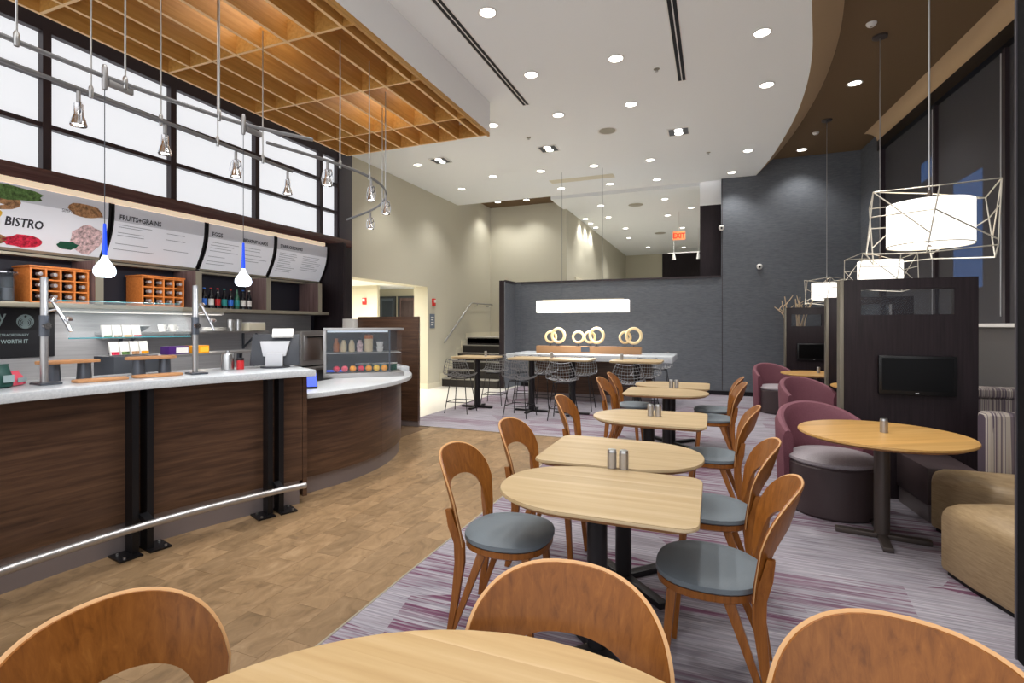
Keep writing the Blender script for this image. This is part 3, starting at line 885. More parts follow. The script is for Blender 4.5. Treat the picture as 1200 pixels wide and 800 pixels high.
tag(MB().prism(lsec(1.30, 2.10, 44.3, 63, 8), 0.867, 0.965).build('raised_worktop', 'quartz', bevel=0.01), 'raised white stone shelf at the end of the lower counter', 'worktop')
es = thing('end_screen', 'walnut screen panel standing at the end of the counter', 'screen', (-4.6, 6.52, 0))
MB().box(-0.55, 0, 0.08, 0.53, 0.06, 1.63).build('panel', 'walnut', es, bevel=0.003)
MB().box(-0.55, 0.01, 0, 0.53, 0.05, 0.08).build('toe_kick', 'toe_kick', es, smooth=False)
tag(MB().box(-5.38, 6.44, 0, -5.17, 6.6, 1.60).build('white_pier', 'white_solid', bevel=0.004), 'plain white pier beside the walnut end screen', 'pier')

# ================================================================ BACK BAR
XS = -5.62        # front of the shelf
bb = thing('back_bar', 'dark wood back bar with open cubbies under the menu boards', 'shelving', (-5.8, 4.4, 0))
def B(x0, y0, z0, x1, y1, z1, name, m, bevel=0.003):
    return MB().box(x0 + 5.8, y0 - 4.4, z0, x1 + 5.8, y1 - 4.4, z1).build(name, m, bb, bevel=bevel)
B(-5.999, 0.6, 1.66, XS, 6.42, 1.705, 'shelf', 'strip_metal')
B(-5.999, 0.6, 1.706, -5.985, 6.42, 2.145, 'back_panel', 'navy', 0)
for y in (1.12, 2.15, 3.18, 4.22, 5.23, 6.20):
    B(-5.984, y - 0.035, 1.706, XS + 0.01, y + 0.035, 2.135, 'divider', 'cubby_wood')
    B(XS + 0.0105, y - 0.035, 1.706, XS + 0.022, y + 0.035, 2.135, 'edge_trim', 'strip_metal', 0)
B(-5.984, 0.6, 2.136, -5.86, 6.42, 2.16, 'top_rail', 'strip_metal', 0)
ep = thing('tall_cabinet', 'tall dark wood cabinet side closing the back bar beside the grey column', 'cabinet', (-5.7, 6.58, 0))
MB().box(-0.299, -0.075, 0, 0.28, 0.0, 2.798).build('panel', 'espresso', ep, bevel=0.003)
MB().box(-0.299, 0.001, 0, 0.0, 0.466, 2.798).build('return_panel', 'espresso', ep, bevel=0.003)
B(-5.999, 0.6, 0.92, -5.985, 6.42, 1.655, 'backsplash', 'backsplash', 0)
bc = thing('back_counter', 'stainless steel back counter along the wall', 'counter', (-5.6, 4.0, 0))
MB().box(-0.384, -3.4, 0.10, 0.28, 2.4, 0.86).build('body', 'dark_steel', bc, bevel=0.004)
MB().box(-0.384, -3.4, 0.862, 0.34, 2.4, 0.90).build('top', 'brushed', bc, bevel=0.006)
MB().box(-0.30, -3.4, 0.0, 0.22, 2.4, 0.10).build('plinth', 'post_black', bc, smooth=False)
ls = thing('wall_shelf', 'stainless wall shelf on brackets under the cubbies', 'shelf', (-5.8, 4.2, 1.40))
MB().box(-0.184, -0.85, 0.0, 0.12, 1.1, 0.028).build('board', 'brushed', ls, bevel=0.003)
for y in (-0.6, 0.95):
    MB().prism([(-0.184, -0.012), (0.08, -0.012), (0.08, 0.012), (-0.184, 0.012)], -0.02, -0.001).box(-0.184, y - 0.012, -0.22, -0.165, y + 0.012, -0.001).build('bracket', 'dark_steel', ls, smooth=False)
    MB().bar((-0.17, y, -0.20), (0.07, y, -0.012), 0.02, 0.02).build('brace', 'dark_steel', ls)
ul = thing('under_shelf_lamp', 'long white lamp bar under the cubby shelf', 'lamp', (-5.72, 3.75, 1.625))
MB().box(-0.06, -0.85, 0.004, 0.06, 0.85, 0.033).build('housing', 'white_solid', ul, bevel=0.006)
MB().box(-0.045, -0.83, 0.0, 0.045, 0.83, 0.0035).build('lens', 'shade_white', ul, smooth=False)
for yy in (-0.6, 0.0, 0.6):
    lamp('tube_light', 'AREA', (0, yy, -0.01), 1.6, WARM, ul, size=0.25)

# menu boards
def board_fn(y0):
    def f(a, h, off=0.0):
        # a metres along, h 0..1 up the curved face
        t = h
        x = -5.885 + 0.165 * t + 0.05 * math.sin(PI * t)
        z = 2.185 + 0.555 * t
        return (x + 0.004 + off, y0 + a, z - off * 0.35)
    return f
def board_patch(f, a0, a1, h0, h1, off, name, m, parent, n=6):
    rings = [[f(a0, h0 + (h1 - h0) * k / n, off), f(a1, h0 + (h1 - h0) * k / n, off)] for k in range(n + 1)]
    return MB().loft(rings, closed=False).build(name, m, parent)
BW = 1.0
by = [1.28, 2.33, 3.38, 4.43, 5.48]
bl = ['menu board showing bowls of plain soup', 'curved menu board with food pictures headed BISTRO', 'curved menu board headed FRUITS+GRAINS', 'curved menu board headed EGGS and BREAKFAST BOARDS', 'curved menu board beside the dark end panel']
for k in range(1, 5):
    f0 = board_fn(0)
    o = thing('menu_board', bl[k], 'menu board', (0, by[k], 0), 0, 'curved menu boards')
    n = 10
    front = [f0(0, i / n) for i in range(n + 1)]
    poly = [(x, z) for x, _, z in front] + [(x - 0.03, z) for x, _, z in front[::-1]]
    MB().loft([[(x, 0.0, z) for x, z in poly], [(x, BW, z) for x, z in poly]]).build('panel', 'menu_grey_lit', o)
    for yy in (-0.018, BW):
        MB().loft([[(x, yy, z) for x, z in [(x + 0.012 if i < n + 1 else x - 0.02, z) for i, (x, z) in enumerate(poly)]], [(x, yy + 0.018, z) for x, z in [(x + 0.012 if i < n + 1 else x - 0.02, z) for i, (x, z) in enumerate(poly)]]]).build('side_cheek', 'post_black', o)
    board_patch(f0, 0.002, BW - 0.002, 0.70, 0.995, 0.002, 'header_band', 'menu_band_lit', o)
    board_patch(f0, 0.0, BW, -0.02, 0.025, 0.012, 'lower_trim', 'strip_metal', o, 2)
    def T(s, size, a, h, bold=0.0, f0=f0, o=o, sx=0.8):
        text_mesh('lettering', s, size, 'ink', lambda p, q: f0(a + p, h + q / 0.58, 0.006), o, 'LEFT', bold, sx)
    def rows(a0, a1, hs, f0=f0, o=o):
        mb = MB()
        for h in hs:
            L = a0 + (a1 - a0) * random.uniform(0.55, 1.0)
            mb.add([f0(a0, h, 0.006), f0(L, h, 0.006), f0(L, h + 0.008, 0.006), f0(a0, h + 0.008, 0.006)], [(0, 1, 2, 3)])
        mb.build('print_lines', 'poster_grey', o, smooth=False)
    if k == 1:
        board_patch(f0, 0.002, 0.72, 0.22, 0.74, 0.0045, 'white_panel', 'menu_grey_lit', o)
        T('BISTRO', 0.105, 0.20, 0.36, 0.003)
        T('SIMPLE', 0.045, 0.60, 0.70)
        def blob(a, h, ra, rh, m, seed, off=0.006):
            rnd = random.Random(seed)
            pts = []
            for i in range(16):
                t = 2 * PI * i / 16
                q = rnd.uniform(0.85, 1.1)
                aa_, hh_ = a + ra * q * math.cos(t), h + rh * q * math.sin(t)
                pts.append(f0(min(max(aa_, 0.003), BW - 0.003), min(max(hh_, 0.03), 0.99), off))
            c = f0(a, h, off)
            MB().add([c] + pts, [(0, i + 1, (i + 1) % 16 + 1) for i in range(16)]).build('food_picture', m, o)
        blob(0.20, 0.86, 0.26, 0.12, 'food_green', 1)
        blob(0.12, 0.72, 0.16, 0.16, 'food_brown', 2, 0.0052)
        blob(0.10, 0.50, 0.08, 0.10, 'food_yellow', 3, 0.0065)
        blob(0.80, 0.78, 0.15, 0.13, 'food_brown', 4)
        blob(0.36, 0.14, 0.14, 0.10, 'food_red', 5)
        blob(0.12, 0.13, 0.12, 0.10, 'food_brown', 6)
        blob(0.84, 0.30, 0.15, 0.26, 'food_pink', 7, 0.0052)
        blob(0.70, 0.16, 0.09, 0.07, 'bottle_green', 8, 0.0065)
    elif k == 2:
        T('FRUITS+GRAINS', 0.075, 0.05, 0.74, 0.002)
        rows(0.05, 0.5, [0.6, 0.64, 0.5, 0.45, 0.3, 0.2])
        rows(0.55, 0.9, [0.62, 0.5, 0.3])
    elif k == 3:
        T('EGGS', 0.075, 0.05, 0.74, 0.002)
        T('BREAKFAST BOARDS', 0.06, 0.50, 0.74, 0.002, sx=0.7)
        rows(0.05, 0.45, [0.6, 0.54, 0.48, 0.42, 0.3, 0.2, 0.14])
        rows(0.52, 0.95, [0.6, 0.54, 0.44, 0.36, 0.3])
    else:
        T('STARBUCKS DRINKS', 0.065, 0.06, 0.76, 0.002, sx=0.7)
        rows(0.06, 0.45, [0.62 - 0.05 * i for i in range(10)])
        rows(0.50, 0.92, [0.62 - 0.05 * i for i in range(8)])
struct(MB().box(-5.985, 0.6, 2.745, -5.70, 6.42, 2.795).build('trim_11', 'warm_strip', smooth=False))

# wine racks and their bottles
def wine_rack(y0, n, label, bl_, grp):
    PW = 0.112
    W_, H_, D_ = PW * n + 0.016, 0.315, 0.26
    o = thing('wine_rack', label, 'wine rack', (-5.66, y0, 1.706))
    for i in range(n + 1):
        MB().box(-D_, i * PW, 0.0, 0, i * PW + 0.016, H_).build('upright', 'rack_wood', o, bevel=0.002)
    for j in range(4):
        for xx in (-D_, -0.02):
            MB().box(xx, 0.0165, j * 0.10 + 0.001, xx + 0.019, W_ - 0.0165, j * 0.10 + 0.014).build('crosspiece', 'rack_wood', o, smooth=False)
    MB().box(-D_ - 0.005, -0.01, H_ + 0.001, 0.01, W_ + 0.01, H_ + 0.018).build('top_board', 'rack_wood', o, bevel=0.002)
    for i in range(n):
        for j in range(3):
            b = thing('wine_bottle', bl_, 'bottle', (-5.66 - D_ + 0.005, y0 + 0.064 + i * PW, 1.706 + j * 0.10 + 0.0575), 0, grp)
            prof = [(0.001, 0.0), (0.040, 0.003), (0.041, 0.02), (0.041, 0.17), (0.03, 0.20), (0.016, 0.225), (0.015, 0.235)]
            MB().loft([[(z, r * math.cos(2 * PI * q / 12), r * math.sin(2 * PI * q / 12)) for q in range(12)] for r, z in prof]).build('glass', 'bottle_dark', b)
            MB().loft([[(z, r * math.cos(2 * PI * q / 12), r * math.sin(2 * PI * q / 12)) for q in range(12)] for r, z in [(0.0165, 0.234), (0.017, 0.285), (0.001, 0.287)]]).build('capsule', 'capsule', b)
wine_rack(2.66, 4, 'orange wood wine rack in the cubby behind the first blue pendant', 'dark wine bottle lying in the rack behind the first blue pendant', 'wine bottles in the first rack')
wine_rack(3.62, 4, 'orange wood wine rack in the cubby left of the beer bottles', 'dark wine bottle lying in the rack left of the beer bottles', 'wine bottles in the second rack')
# beer bottles
names = [('label_white', 'bottle_red', 'dark beer bottle with a white cap and red label'), ('bottle_blue', 'bottle_blue', 'dark beer bottle with a bright blue label'), ('bottle_red', 'label_white', 'beer bottle with a red cap and white label'),
         ('bottle_red', 'bottle_red', 'beer bottle with a red cap and red label'), ('label_teal', 'label_teal', 'beer bottle with a teal cap and teal label'), ('bottle_red', 'bottle_blue', 'beer bottle with a red cap and blue label'),
         ('bottle_green', 'label_teal', 'green beer bottle with a teal label'), ('bottle_blue', 'label_white', 'beer bottle with a blue cap and white label'), ('label_white', 'label_white', 'beer bottle with a white cap and white label')]
for i, (cap, lab, text) in enumerate(names):
    b = thing('beer_bottle', text + ' in the row on the shelf', 'bottle', (-5.74, 4.30 + i * 0.092, 1.706), 0, 'beer bottles in the cubby')
    MB().lathe([(0.001, 0.0), (0.030, 0.002), (0.031, 0.14), (0.026, 0.165), (0.014, 0.20), (0.012, 0.24), (0.001, 0.241)], 12).build('glass', 'bottle_green' if 'green' in text else 'bottle_dark', b)
    MB().lathe([(0.0318, 0.04), (0.0318, 0.12)], 12, caps=False).build('paper_label', lab, b)
    MB().lathe([(0.014, 0.238), (0.015, 0.252), (0.001, 0.254)], 12).build('cap', cap, b)
# glass jug and cups on the shelf
for i, (y, h, lb) in enumerate([(2.33, 0.26, 'tall clear glass jug with a wide rim beside the wine rack'), (2.53, 0.24, 'clear glass carafe with a wide lid beside the wine rack')]):
    o = thing('glass_jug', lb, 'jug', (-5.74, y, 1.706))
    MB().lathe([(0.001, 0), (0.055, 0.002), (0.058, h * 0.8), (0.05, h * 0.9), (0.085, h), (0.082, h + 0.006), (0.047, h * 0.9), (0.054, 0.01)], 20, caps=False).build('vessel', 'case_glass', o)
    MB().lathe([(0.001, 0.012), (0.05, 0.012), (0.052, h * 0.5), (0.001, h * 0.5)], 18).build('contents', 'dark_steel', o)
    MB().lathe([(0.05, h + 0.007), (0.088, h + 0.008), (0.088, h + 0.02), (0.001, h + 0.025)], 20).build('lid', 'chrome', o)
# things on the wall shelf
def onshelf(name, label, cat, y, z=1.429, x=-5.76, group=None):
    return thing(name, label, cat, (x, y, z), 0, group)
o = onshelf('serving_bowl', 'dark shallow bowl on the steel wall shelf', 'bowl', 3.62)
MB().lathe([(0.05, 0), (0.06, 0.004), (0.13, 0.06), (0.125, 0.062), (0.055, 0.012), (0.001, 0.01)], 20).build('shell', 'dark_steel', o)
MB().lathe([(0.127, 0.058), (0.132, 0.064), (0.124, 0.066)], 20, caps=False).build('rim', 'steel', o)
for i, y in enumerate((3.90, 4.02)):
    o = onshelf('coffee_cup', 'small white cup on the steel wall shelf', 'cup', y, group='white cups on the wall shelf')
    MB().lathe([(0.001, 0), (0.03, 0.001), (0.045, 0.075), (0.042, 0.076), (0.028, 0.006), (0.001, 0.006)], 16).build('shell', 'white_solid', o)
    MB().tube([(0, 0.042, 0.06), (0, 0.065, 0.05), (0, 0.062, 0.025), (0, 0.036, 0.02)], 0.005, 6).build('handle', 'white_solid', o)
o = onshelf('plate_stack', 'flat stack of white plates on the wall shelf', 'plates', 4.55)
for j in range(3):
    MB().lathe([(0.001, j * 0.014), (0.09, j * 0.014), (0.14, j * 0.014 + 0.012), (0.138, j * 0.014 + 0.015), (0.001, j * 0.014 + 0.006)], 22).build('plate', 'white_solid', o)
for i, y in enumerate((4.78, 4.885)):
    o = onshelf('steel_canister', 'steel canister beside the white paper box', 'canister', y, group='steel canisters on the wall shelf')
    MB().lathe([(0.001, 0), (0.045, 0.001), (0.045, 0.13), (0.001, 0.131)], 16).build('body', 'steel', o)
    MB().lathe([(0.047, 0.131), (0.047, 0.145), (0.001, 0.15)], 16).build('lid', 'brushed', o)
o = onshelf('paper_box', 'open white cardboard box at the end of the wall shelf', 'box', 5.10)
MB().prism([(-0.08, -0.13), (0.10, -0.13), (0.10, 0.13), (-0.08, 0.13)], 0.0, 0.10).build('box', 'cream_trim', o, bevel=0.004)
MB().box(-0.075, -0.12, 0.1, 0.095, 0.12, 0.112).build('napkins', 'label_white', o, smooth=False)
# oven / toaster
o = thing('counter_oven', 'stainless countertop oven with a dark arched door', 'oven', (-5.62, 5.93, 0.901))
MB().box(-0.28, -0.30, 0.02, 0.20, 0.30, 0.52).build('housing', 'brushed', o, bevel=0.01)
MB().box(0.201, -0.26, 0.10, 0.212, 0.17, 0.46).build('door', 'steel', o, bevel=0.004)
MB().tube([(0.23, -0.22, 0.43), (0.24, 0.05, 0.435), (0.24, 0.14, 0.42), (0.235, 0.155, 0.36), (0.23, 0.155, 0.22)], 0.012, 8).build('handle', 'black_plastic', o)
MB().box(0.201, 0.19, 0.12, 0.21, 0.28, 0.46).build('control_panel', 'screen_black', o, smooth=False)
MB().box(-0.26, -0.28, 0, -0.2, 0.28, 0.02).box(0.12, -0.28, 0, 0.18, 0.28, 0.02).build('feet', 'black_plastic', o, smooth=False)
# poster with the round emblem
ps = thing('coffee_poster', 'black coffee poster with a round pale emblem behind the counter', 'poster', (-5.975, 2.30, 1.20))
MB().box(-0.008, -0.62, 0.0, 0.004, 0.70, 0.455).build('sheet', 'poster_black', ps, smooth=False)
ec, er = (0.47, 0.335), 0.066
def P3(a, b):
    return (0.007, a, b)
MB().add([P3(ec[0] + er * math.cos(2 * PI * i / 28), ec[1] + er * math.sin(2 * PI * i / 28)) for i in range(28)], [tuple(range(28))]).build('emblem_disc', 'emblem', ps, smooth=False)
em = MB()
for s in (-1, 1):
    for k, (r_, w_) in enumerate(((0.016, 0.006), (0.032, 0.007), (0.047, 0.006))):
        ring = []
        for q in range(9):
            t = math.radians(-70 + q * 17)
            ring.append((ec[0] + s * (0.010 + r_ * math.cos(t) * 0.9), ec[1] - 0.012 + r_ * math.sin(t)))
        for q in range(8):
            a, b = ring[q], ring[q + 1]
            em.add([(0.0085, a[0] - w_ / 2, a[1]), (0.0085, a[0] + w_ / 2, a[1]), (0.0085, b[0] + w_ / 2, b[1]), (0.0085, b[0] - w_ / 2, b[1])], [(0, 1, 2, 3)])
star = []
for q in range(10):
    r_ = 0.016 if q % 2 == 0 else 0.006
    star.append((0.0085, ec[0] + r_ * math.sin(q * PI / 5), ec[1] + 0.046 + r_ * math.cos(q * PI / 5)))
em.add(star, [tuple(range(10))])
em.build('emblem_lines', 'poster_black', ps, smooth=False)
text_mesh('lettering', 'SIMPLY EXTRAORDINARY', 0.034, 'emblem', lambda a, b: P3(0.33 + a, 0.20 + b), ps, 'CENTER', 0, 0.85)
text_mesh('lettering', 'TASTE WORTH IT', 0.05, 'emblem', lambda a, b: P3(0.33 + a, 0.135 + b), ps, 'CENTER', 0.001, 0.8)
text_mesh('lettering', 'icy', 0.16, 'emblem', lambda a, b: P3(0.26 + a, 0.33 + b), ps, 'CENTER', 0.001, 0.8)

# ---------------- things on the bar worktop
WT = 1.131
def on_arc(r, a):
    return arcpt(CC, r, a)
sg = [(4.27, 5.5), (4.21, 17.2)]
gpos = [on_arc(r, a) for r, a in sg]
def guard(i, label):
    x, y = gpos[i]
    a = math.radians(sg[i][1])
    o = thing('guard_post', label, 'guard post', (x, y, WT), -a)
    MB().lathe([(0.02, 0.012), (0.02, 0.66), (0.018, 0.672), (0.001, 0.674)], 16).build('tube', 'brushed', o)
    MB().box(-0.05, -0.055, 0.0, 0.10, 0.055, 0.012).build('base_plate', 'dark_steel', o, bevel=0.003)
    MB().lathe([(0.026, 0.30), (0.026, 0.43), (0.021, 0.432)], 16).build('collar', 'dark_steel', o)
    MB().cyl((0.02, 0.0, 0.365), (0.05, 0.0, 0.365), 0.02, n=14).build('knob', 'chrome', o)
    MB().tube([(0.0, 0.045, 0.52), (0.02, 0.06, 0.47), (0.06, 0.085, 0.39), (0.09, 0.10, 0.33)], 0.010, 8).build('arm', 'chrome', o)
    MB().cyl((0.0, 0.0, 0.45), (0.02, 0.06, 0.47), 0.008, n=8).build('strut', 'chrome', o)
    for p in ((0.0, 0.045, 0.525), (0.075, 0.095, 0.405)):
        MB().lathe([(0.001, -0.012), (0.022, -0.008), (0.024, 0.004), (0.014, 0.016), (0.001, 0.018)], 14, p).build('clamp', 'chrome', o)
guard(0, 'steel sneeze guard post beside the black poster')
guard(1, 'steel sneeze guard post between the wooden stands and the till')
def gp(a, r, z):
    x, y = on_arc(r, a)
    return (x, y, z)
gl = thing('glass_guard', 'tilted clear glass sneeze guard between two steel posts', 'sneeze guard', gp(11, 4.2, 1.40))
g0 = gp(11, 4.2, 1.40)
sub = lambda p: tuple(c - d for c, d in zip(p, g0))
r1 = [sub(gp(6.6 + 9.9 * i / 8, 4.16, 1.42)) for i in range(9)]
r2 = [sub(gp(6.6 + 9.9 * i / 8, 4.36, 1.66)) for i in range(9)]
r3 = [(p[0] + 0.006, p[1], p[2] + 0.004) for p in r2]
r4 = [(p[0] + 0.006, p[1], p[2] + 0.004) for p in r1]
MB().loft([r1, r2, r3, r4, r1], closed=False).build('pane', 'glass', gl)
MB().tube([sub(gp(6.6 + 9.9 * i / 8, 4.158, 1.417)) for i in range(9)], 0.0045, 6).build('lower_edge', 'glass_edge', gl)
MB().tube([sub(gp(6.6 + 9.9 * i / 8, 4.362, 1.664)) for i in range(9)], 0.003, 6).build('upper_edge', 'glass_edge', gl)
# wooden board stands
def slab_shape(L, D, seed, z0, z1):
    rnd = random.Random(seed)
    pts = []
    for i in range(20):
        t = 2 * PI * i / 20
        q = 1 + rnd.uniform(-0.06, 0.06)
        c, s = math.cos(t), math.sin(t)
        pts.append((D / 2 * math.copysign(abs(c) ** 0.5, c) * q, L / 2 * math.copysign(abs(s) ** 0.5, s) * q))
    return MB().prism(pts, z0, z1)
for i, (r, a, lb) in enumerate([(4.42, 7.9, 'wooden board on steel cups beside the post by the black poster'), (4.44, 14.4, 'wooden board on steel cups in front of the purple and orange boxes')]):
    x, y = on_arc(r, a)
    o = thing('display_stand', lb, 'display stand', (x, y, WT), -math.radians(a))
    slab_shape(0.33, 0.15, i + 3, 0.115, 0.135).build('board', 'board_wood', o, bevel=0.005)
    for yy in (-0.085, 0.085):
        MB().lathe([(0.001, 0.0), (0.043, 0.002), (0.042, 0.02), (0.037, 0.114), (0.001, 0.1145)], 18, (0, yy, 0)).build('cup', 'dark_steel', o)
    x, y = on_arc(r - 0.24, a + (1.2 if i == 0 else -0.6))
    tag(slab_shape(0.30, 0.12, i + 9, 0, 0.018).build('serving_board', 'board_wood', loc=(x, y, WT), rotz=-math.radians(a), bevel=0.005), 'flat wooden serving board in front of the ' + ('first' if i == 0 else 'second') + ' board stand', 'board')
# snack rack (white packets) on a tray
o = thing('packet_rack', 'wire rack filled with two rows of white packets', 'rack', (-4.75, 2.90, 0.0))
MB().box(-0.12, -0.18, 0.0, 0.15, 0.18, 1.24).build('cabinet', 'dark_steel', o, bevel=0.004)
for j in range(2):
    MB().bar((-0.08 + 0.12 * (1 - j), -0.16, 1.26 + j * 0.14), (-0.08 + 0.12 * (1 - j), 0.16, 1.26 + j * 0.14), 0.006, 0.006).build('wire', 'dark_steel', o)
    for q in range(4):
        p = MB().bar((0.06 - 0.1 * j, -0.12 + q * 0.08, 1.245 + j * 0.14), (0.03 - 0.1 * j, -0.12 + q * 0.08, 1.36 + j * 0.14), 0.072, 0.02, up=(1, 0, 0)).build('packet', 'label_white', o, bevel=0.004)
        MB().box(0.055 - 0.1 * j, -0.15 + q * 0.08, 1.25 + j * 0.14, 0.071 - 0.1 * j, -0.09 + q * 0.08, 1.275 + j * 0.14).build('print', ['food_red', 'food_green', 'food_brown', 'orange'][(q + j) % 4], p, smooth=False)
# steel serving ledge with boxes
o = thing('serving_ledge', 'narrow steel ledge inside the bar holding bright boxes', 'shelf', (-4.86, 3.55, 0))
MB().box(-0.16, -0.42, 1.20, 0.14, 0.75, 1.222).build('board', 'brushed', o, bevel=0.003)
MB().box(-0.16, -0.40, 0.0, -0.12, -0.36, 1.20).box(-0.16, 0.69, 0.0, -0.12, 0.73, 1.20).box(0.08, -0.40, 0.0, 0.12, -0.36, 1.20).box(0.08, 0.69, 0.0, 0.12, 0.73, 1.20).build('legs', 'dark_steel', o, smooth=False)
for nm, y, L, m, lb in (('tea_box', 3.40, 0.20, 'purple', 'purple and white box on the steel ledge'), ('snack_box', 3.63, 0.17, 'orange', 'orange box next to the purple box')):
    o = thing(nm, lb, 'box', (-4.84, y, 1.2225))
    MB().box(-0.06, -L / 2, 0, 0.06, L / 2, 0.075).build('carton', m, o, bevel=0.003)
    MB().box(0.0605, -L / 2 + 0.07, 0.012, 0.062, L / 2 - 0.01, 0.062).build('print', 'label_white' if m == 'purple' else 'food_yellow', o, smooth=False)
# bags at the left end of the counter
for i, (r, a, m, w_, h_, lb, nm) in enumerate([(4.36, 1.7, 'kraft', 0.12, 0.17, 'kraft paper snack bag at the end of the bar', 'paper_bag'), (4.24, 2.6, 'bag_green', 0.10, 0.14, 'dark green snack bag beside the kraft bag', 'snack_bag'), (4.34, 3.8, 'bag_pink', 0.13, 0.09, 'crumpled pink snack bag beside the green bag', 'snack_bag')]):
    x, y = on_arc(r, a)
    o = thing(nm, lb, 'bag', (x, y, WT), 0.3 * i)
    rings = []
    for k, (sx, sy) in enumerate(((0.9, 0.5), (1, 1), (1, 1), (0.9, 0.6), (0.85, 0.15), (0.95, 0.05))):
        rnd = random.Random(i * 9 + k)
        rings.append([(0.05 * sy * math.cos(2 * PI * q / 14) * rnd.uniform(.85, 1.1), w_ / 2 * sx * math.copysign(abs(math.sin(2 * PI * q / 14)) ** 0.6, math.sin(2 * PI * q / 14)), h_ * (0, 0.08, 0.4, 0.7, 0.9, 1.0)[k]) for q in range(14)])
    b = MB().loft(rings).build('pouch', m, o)
    MB().box(0.052, -w_ * 0.3, h_ * 0.25, 0.054, w_ * 0.3, h_ * 0.55).build('printed_label', 'label_white' if m == 'kraft' else 'emblem', o, smooth=False)
x, y = on_arc(4.50, 2.4)
o = thing('white_mug', 'white paper cup with a lid behind the kraft bag', 'cup', (x, y, WT))
MB().lathe([(0.001, 0), (0.032, 0.001), (0.045, 0.20), (0.001, 0.201)], 18).build('cup', 'white_solid', o)
MB().lathe([(0.048, 0.20), (0.048, 0.212), (0.04, 0.222), (0.001, 0.224)], 18).build('lid', 'light_plastic', o)
# till (back of the screen), canister, small tablet
x, y = on_arc(4.36, 26.0)
o = thing('till_terminal', 'grey point of sale terminal seen from behind on the bar', 'till', (x, y, WT), math.radians(38))
MB().lathe([(0.001, 0), (0.12, 0.0), (0.12, 0.012), (0.001, 0.014)], 24).build('foot', 'grey_plastic', o)
MB().prism([(-0.07, -0.07), (0.07, -0.07), (0.06, 0.03), (-0.06, 0.03)], 0.012, 0.13).build('stand', 'light_plastic', o, bevel=0.01)
hb = MB()
hb.loft([[(-0.20, -0.03, 0.02), (0.20, -0.03, 0.02), (0.20, 0.01, 0.02), (-0.20, 0.01, 0.02)], [(-0.19, -0.01, 0.16), (0.19, -0.01, 0.16), (0.20, 0.07, 0.16), (-0.20, 0.07, 0.16)], [(-0.19, 0.045, 0.29), (0.19, 0.045, 0.29), (0.195, 0.11, 0.29), (-0.195, 0.11, 0.29)]])
hb.build('screen_housing', 'grey_plastic', o, bevel=0.008)
MB().loft([[(-0.09, -0.05, 0.10), (0.09, -0.05, 0.10), (0.09, -0.02, 0.10), (-0.09, -0.02, 0.10)], [(-0.12, -0.02, 0.23), (0.12, -0.02, 0.23), (0.12, 0.03, 0.23), (-0.12, 0.03, 0.23)]]).build('rear_cover', 'light_plastic', o, bevel=0.006)
d = MB().bar((0.06, -0.01, 0.265), (0.06, 0.04, 0.335), 0.17, 0.025, up=(0, 1, 0)).build('customer_display', 'white_solid', o, bevel=0.004)
MB().bar((0.06, -0.024, 0.282), (0.06, 0.006, 0.325), 0.13, 0.004, up=(0, 1, 0)).build('display_window', 'screen_lcd', d)
x, y = on_arc(4.42, 21.3)
o = thing('utensil_pot', 'steel pot with a red label beside the till', 'pot', (x, y, WT))
MB().lathe([(0.001, 0), (0.05, 0.001), (0.05, 0.12), (0.042, 0.135), (0.001, 0.14)], 18).build('body', 'steel', o)
MB().lathe([(0.012, 0.14), (0.016, 0.155), (0.001, 0.158)], 10).build('knob', 'chrome', o)
x, y = on_arc(4.36, 22.3)
o = thing('spice_jar', 'small jar with a red label beside the till', 'jar', (x, y, WT))
MB().lathe([(0.001, 0), (0.028, 0.001), (0.028, 0.075), (0.001, 0.078)], 14).build('jar', 'bottle_red', o)
MB().lathe([(0.029, 0.078), (0.029, 0.095), (0.001, 0.097)], 14).build('lid', 'black_plastic', o)
o = thing('payment_tablet', 'small tablet with a blue screen at the start of the lower counter', 'tablet', (-3.50, 3.74, 0.911), math.radians(48))
MB().bar((0, -0.035, 0.004), (0, 0.045, 0.155), 0.13, 0.014, up=(0, 1, 0)).build('case', 'black_plastic', o, bevel=0.004)
MB().bar((0, -0.036, 0.022), (0, 0.027, 0.14), 0.115, 0.003, up=(0, 1, 0)).build('screen', 'screen_blue', o)
MB().bar((0, 0.035, 0.12), (0, 0.09, 0.003), 0.06, 0.006, up=(0, 1, 0)).build('prop', 'black_plastic', o)
o = thing('card_reader', 'dark card reader on a short stand behind the blue tablet', 'card reader', (-3.72, 3.82, 0.911), math.radians(30))
MB().box(-0.06, -0.08, 0, 0.06, 0.08, 0.03).build('body', 'black_plastic', o, bevel=0.006)
MB().bar((0, -0.05, 0.03), (0, 0.03, 0.10), 0.08, 0.03, up=(0, 1, 0)).build('keypad', 'grey_plastic', o, bevel=0.005)

